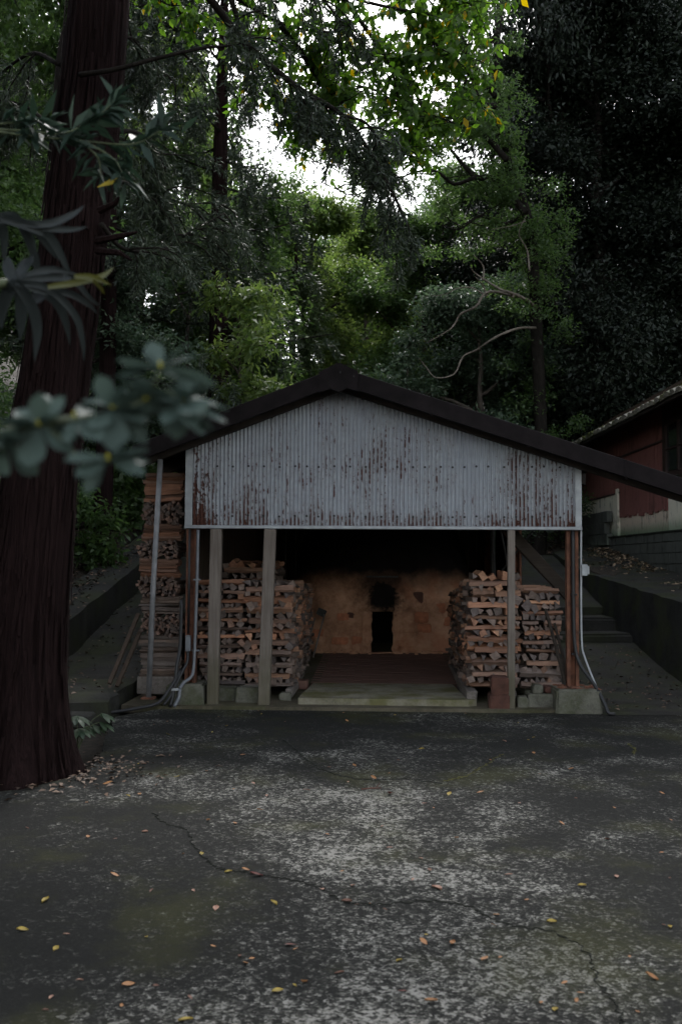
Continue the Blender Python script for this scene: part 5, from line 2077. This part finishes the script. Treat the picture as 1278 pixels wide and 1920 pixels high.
def lance_shrub():
    rng = np.random.RandomState(92)
    base = Vector((-1.95, 3.3, 0))
    root = empty('lance_leaf_shrub', base)
    tag(root, 'blurred narrow-leaved twigs crossing the cedar trunk near the top left', 'shrub')
    o = base
    mb = MB()
    mb.tube(catmull([Vector((0, 0, -.05)), Vector((-.05, 0, 1.5)), W(-150, 300, 3.3) - o, W(-60, 240, 3.3) - o], 5), .012, 6)
    P, D = [], []
    for path in ([(-60, 240), (40, 245), (120, 250), (180, 220), (215, 190)], [(-60, 240), (60, 255), (160, 265), (250, 270), (300, 245)], [(120, 250), (180, 290), (190, 330)], [(-60, 240), (20, 230), (90, 225)], [(160, 265), (215, 300), (235, 340)]):
        pts = catmull([W(px, py, 3.3) - o for px, py in path], 5)
        n = len(pts)
        mb.tube(pts, [.005 * (1 - .7 * i / (n - 1)) for i in range(n)], 5)
        for i in range(4, n):
            for k in range(3):
                P.append(tuple(pts[i]))
                dd = (pts[i] - pts[i - 1]).normalized()
                D.append(np.array(dd) * .7 + rng.normal(size=3) * .7)
    for (a, b) in (((300, 228), (345, 195)), ((338, 250), (375, 212)), ((305, 240), (300, 195)), ((300, 245), (345, 225)), ((300, 245), (335, 260))):
        A, B = W(*a, 3.3) - o, W(*b, 3.28) - o
        P.append(tuple(A))
        D.append(np.array(B - A))
    mb.build('stem', M['fg_stem'], root)
    P = np.array(P)
    D = np.array(D)
    N = rng.normal(size=P.shape) * .5 + np.array([0, -.5, .6])
    L = .105 * rng.uniform(.7, 1.2, len(P))
    V, F = leaf_geo(P, D, N, L, L * .24, .06)
    np_obj('leaves', V, F, M['lance'], root)


lance_shrub()


# low aralia at the cedar's foot
def aralia():
    rng = random.Random(93)
    base = Vector((-2.3, 8.85, -.05))
    root = empty('aralia_plant', base)
    tag(root, 'low plant with lobed glossy leaves between the cedar foot and the ramp step', 'plant')
    for k in range(9):
        a = rng.uniform(-2.6, .6)
        c = Vector((math.cos(a) * rng.uniform(.05, .22), math.sin(a) * rng.uniform(.05, .25), rng.uniform(.16, .34)))
        st_ = MB()
        st_.tube(catmull([Vector((0, 0, 0)), c * .5 + Vector((0, 0, .08)), c], 4), .004, 5)
        st_.build('stalk', M['fg_stem'], root)
        lf = MB()
        for q in range(6):
            b = a + (q - 2.5) * .5
            big_leaf(lf, c, (math.cos(b), math.sin(b), -.25), (0, 0, 1), rng.uniform(.12, .17), .05, .05, .25, .55)
        lf.build('leaf', M['leaf_blue'], root, smooth=True)


aralia()

# ------------------------------------------------------------------ fallen leaves
def fallen_mesh(seed, mat):
    rng = random.Random(seed)
    mb = MB()
    big_leaf(mb, (-.5, 0, .02), (1, 0, .12), (0, 0, 1), 1.0, rng.uniform(.42, .6), rng.uniform(.05, .35), rng.uniform(-.1, .25), rng.uniform(.45, .6))
    me = bpy.data.meshes.new('fallen_leaf')
    me.from_pydata(mb.v, [], mb.f)
    for p in me.polygons:
        p.use_smooth = True
    me.materials.append(mat)
    return me


LEAFC = {'yellow': (.32, .23, .04), 'orange': (.33, .15, .055), 'brown': (.15, .070, .045), 'pink': (.36, .20, .14), 'red': (.11, .028, .020)}
LM = {}
for i, (k, c) in enumerate(LEAFC.items()):
    mt = m_plain('fallen_leaf_' + k, c, .6, 0, .3, 3, .2)
    LM[k] = [fallen_mesh(300 + 10 * i + q, mt) for q in range(3)]
LW = {'yellow': 'yellow', 'orange': 'orange', 'brown': 'brown', 'pink': 'pale pinkish', 'red': 'dark red'}


def fallen(px, py, c, size=.05, rng=random.Random(1), label=None, p=None):
    q = p or gpt(px, py)
    o = bpy.data.objects.new('fallen_leaf', rng.choice(LM[c]))
    o.location = (q.x, q.y, q.z + .002)
    o.rotation_euler = (rng.uniform(-.25, .25), rng.uniform(-.25, .25), rng.uniform(0, 6.28))
    s_ = size * rng.uniform(.8, 1.2)
    o.scale = (s_, s_, s_)
    link(o)
    tag(o, label or 'small %s fallen leaf lying on the concrete yard' % LW[c], 'leaf', 'fallen leaves on the yard')
    return o


rl = random.Random(55)
special = [(203, 1470, 'orange', .085, 'large orange leaf on the yard near the cedar foot'), (818, 1666, 'pink', .065, 'pale pinkish leaf lying right of the yard centre'),
           (480, 1643, 'red', .075, 'dark red curled leaf lying in the long crack'), (1033, 1730, 'yellow', .055, 'yellow leaf by the mossy crack near the right side'),
           (215, 1642, 'orange', .06, 'greenish orange leaf alone on the dark left part of the yard'), (730, 1490, 'red', .09, 'dark red leaf scrap beside the twig in the yard centre'),
           (930, 1717, 'orange', .05, 'orange leaf resting on the crack right of centre'), (86, 1690, 'yellow', .06, 'yellow leaf at the left border of the yard')]
for px, py, c, s_, lab in special:
    fallen(px, py, c, s_, rl, lab)
for px, py, c in ((272, 1560, 'pink'), (262, 1490, 'orange'), (240, 1493, 'yellow'), (378, 1602, 'yellow'), (428, 1636, 'yellow'), (460, 1632, 'orange'), (405, 1704, 'pink'), (513, 1695, 'yellow'), (662, 1661, 'pink'),
                  (500, 1493, 'pink'), (575, 1482, 'pink'), (650, 1692, 'brown'), (805, 1633, 'brown'), (953, 1641, 'pink'), (1137, 1575, 'brown'), (848, 1771, 'orange'), (793, 1768, 'orange'), (748, 1803, 'yellow'),
                  (908, 1800, 'orange'), (1090, 1662, 'yellow'), (1155, 1645, 'pink'), (1220, 1835, 'orange'), (1255, 1740, 'yellow'), (808, 1880, 'orange'), (520, 1860, 'yellow'), (636, 1826, 'brown'), (105, 1780, 'yellow'),
                  (240, 1848, 'orange'), (460, 1808, 'orange'), (348, 1915, 'yellow'), (42, 1745, 'yellow'), (855, 1573, 'orange'), (842, 1490, 'yellow'), (617, 1440, 'pink'), (664, 1437, 'orange'), (945, 1390, 'pink'),
                  (1000, 1413, 'orange'), (740, 1342, 'yellow'), (650, 1352, 'orange'), (850, 1320, 'yellow'), (455, 1416, 'orange'), (475, 1470, 'pink'), (270, 1433, 'pink'), (332, 1458, 'yellow'), (425, 1362, 'yellow'),
                  (315, 1378, 'yellow'), (1070, 1443, 'orange'), (1240, 1488, 'orange'), (1052, 1545, 'orange'), (900, 1487, 'orange'), (730, 1590, 'brown'), (440, 1545, 'orange'), (390, 1540, 'orange'), (165, 1570, 'orange'),
                  (545, 1773, 'red'), (755, 1860, 'red'), (487, 1520, 'orange'), (795, 1507, 'brown'), (990, 1388, 'yellow'), (790, 1405, 'yellow'), (700, 1460, 'orange'), (570, 1845, 'orange'), (1040, 1895, 'yellow')):
    fallen(px, py, c, .046, rl)
for k in range(70):
    px, py = rl.uniform(20, 1260), 1330 + 590 * rl.random() ** 1.3
    if px < 240 and py < 1500:
        continue
    fallen(px, py, rl.choice(('yellow', 'orange', 'brown', 'orange', 'pink')), .025, rl)


def zone(o):
    x, y = o.location.x, o.location.y
    r = 'at the very front' if y < 3.9 else 'before the long crack' if y < 5.0 else 'by the pale patch' if y < 6.3 else 'in the yard middle' if y < 8 else 'close to the shed'
    u = x / y * FPX + 639
    c = 'far left' if u < 260 else 'left of centre' if u < 530 else 'near the centre line' if u < 750 else 'right of centre' if u < 1010 else 'far right'
    return r + ', ' + c


ORD = ('leftmost', 'second', 'third', 'fourth', 'fifth', 'sixth', 'seventh', 'eighth', 'ninth')
buckets = {}
for o in COL.objects:
    if o.name.startswith('fallen_leaf') and o['label'].startswith('small '):
        buckets.setdefault((o['label'].split(' fallen')[0], zone(o)), []).append(o)
for (c, zn), os_ in buckets.items():
    os_.sort(key=lambda o: o.location.x / o.location.y)
    for i, o in enumerate(os_):
        if len(os_) == 1:
            o['label'] = '%s fallen leaf %s' % (c, zn)
        else:
            o['label'] = '%s %s fallen leaf %s' % (ORD[min(i, 8)] + ('' if i == 0 else ' from left'), c, zn)

tw = MB()
q = gpt(690, 1482)
tw.tube([q + Vector((-.05, 0, .008)), q + Vector((.02, .01, .014)), q + Vector((.09, .035, .01))], [.006, .006, .004], 6)
q2 = gpt(705, 1476)
tw.tube([q2, q2 + Vector((.03, .05, .02))], [.004, .002], 5)
tag(tw.build('twig', M['dark_brick']), 'small forked reddish twig lying in the yard centre', 'twig')


def litter(name, label, n, fx, z, size, seed, mats):
    rng = np.random.RandomState(seed)
    P = np.array([fx(rng) for _ in range(n)])
    D = rng.normal(size=(n, 3)) * np.array([1, 1, .15])
    N = rng.normal(size=(n, 3)) * .25 + np.array([0, 0, 1])
    L = size * rng.uniform(.6, 1.4, n)
    V, F = leaf_geo(P, D, N, L, L * .5, .1)
    o = np_obj(name, V, F, mats)
    tag(o, label, 'leaf litter', kind='stuff')


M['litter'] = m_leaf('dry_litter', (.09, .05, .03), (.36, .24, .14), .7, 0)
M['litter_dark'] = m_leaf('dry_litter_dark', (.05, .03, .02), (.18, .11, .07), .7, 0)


def on_terrace(rng):
    y = rng.uniform(13.5, 22.5)
    u = np.clip(1 - abs(rng.normal()) * .32, 0, .98)
    z0 = np.interp(y, [9.0, 12.0, 13.3, 15.5, 18.8, 21.5, 24.5], [.95, 1.02, 1.12, 1.27, 1.50, 1.9, 1.9]) - .015
    z1 = np.interp(y, [9, 13.3, 17.5, 22.5, 25], [1.15, 1.28, 1.42, 2.05, 2.25])
    return (4.72 + 1.26 * u, y, z0 + (z1 - z0) * u + .012)


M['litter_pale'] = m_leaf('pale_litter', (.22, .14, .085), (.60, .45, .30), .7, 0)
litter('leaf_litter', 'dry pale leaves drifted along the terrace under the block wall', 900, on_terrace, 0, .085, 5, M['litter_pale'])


def on_bank(rng):
    x, y = rng.uniform(-9, -4.2), rng.uniform(12, 24)
    return (x, y, HZ(x, y) + .015)


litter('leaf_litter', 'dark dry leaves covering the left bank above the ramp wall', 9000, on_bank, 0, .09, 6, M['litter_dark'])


def on_ramp_wall(rng):
    y = rng.uniform(11.8, 18)
    x = -3.62 + .06 * (y - 12) - .03 - .57 * rng.uniform(0, 1) ** .6
    return (x, y, np.interp(y, [10.6, 11.8, 13.1, 15.0, 17.3, 20], [.40, .55, .86, 1.25, 1.75, 2.35]) + .03)


litter('leaf_litter', 'few dark leaves scattered on top of the ramp wall', 420, on_ramp_wall, 0, .07, 8, M['litter_dark'])


def round_trunk(rng):
    a, r = rng.uniform(0, 6.28), .42 + abs(rng.normal()) * .35
    return (-2.5 + r * math.cos(a), 7.75 + r * .8 * math.sin(a), .012 if -2.5 + r * math.cos(a) > -2.0 or r * math.sin(a) < -.5 else -.02)


litter('leaf_litter', 'dark litter gathered round the foot of the big cedar', 700, round_trunk, 0, .05, 9, M['litter_dark'])


def on_right_path(rng):
    y = rng.uniform(11.2, 15.4)
    u = rng.uniform(0, 1) ** (2 if rng.rand() < .5 else .35)
    return (3.0 + 1.5 * u, y, np.interp(y, [10.85, 13.2, 14.4, 15.6], [.005, .03, .2, .43]) + .01)


litter('leaf_litter', 'few leaves scattered on the concrete slope below the steps', 260, on_right_path, 0, .055, 10, M['litter_dark'])


def on_ramp(rng):
    y = rng.uniform(10.6, 17)
    u = rng.uniform(0, 1) ** (2 if rng.rand() < .6 else 1)
    return (-3.65 + 1.2 * u + .04 * (y - 11), y, np.interp(y, [10.45, 11.2, 12.3, 13.5, 15.0, 16.8, 19.0], [.17, .19, .22, .45, .82, 1.20, 1.75]) + .012)


litter('leaf_litter', 'few dark leaves lying on the left concrete ramp', 320, on_ramp, 0, .06, 11, M['litter_dark'])


def on_hill(rng):
    x, y = rng.uniform(-8, 8), rng.uniform(19.2, 30)
    return (x, y, HZ(x, y) + .02)


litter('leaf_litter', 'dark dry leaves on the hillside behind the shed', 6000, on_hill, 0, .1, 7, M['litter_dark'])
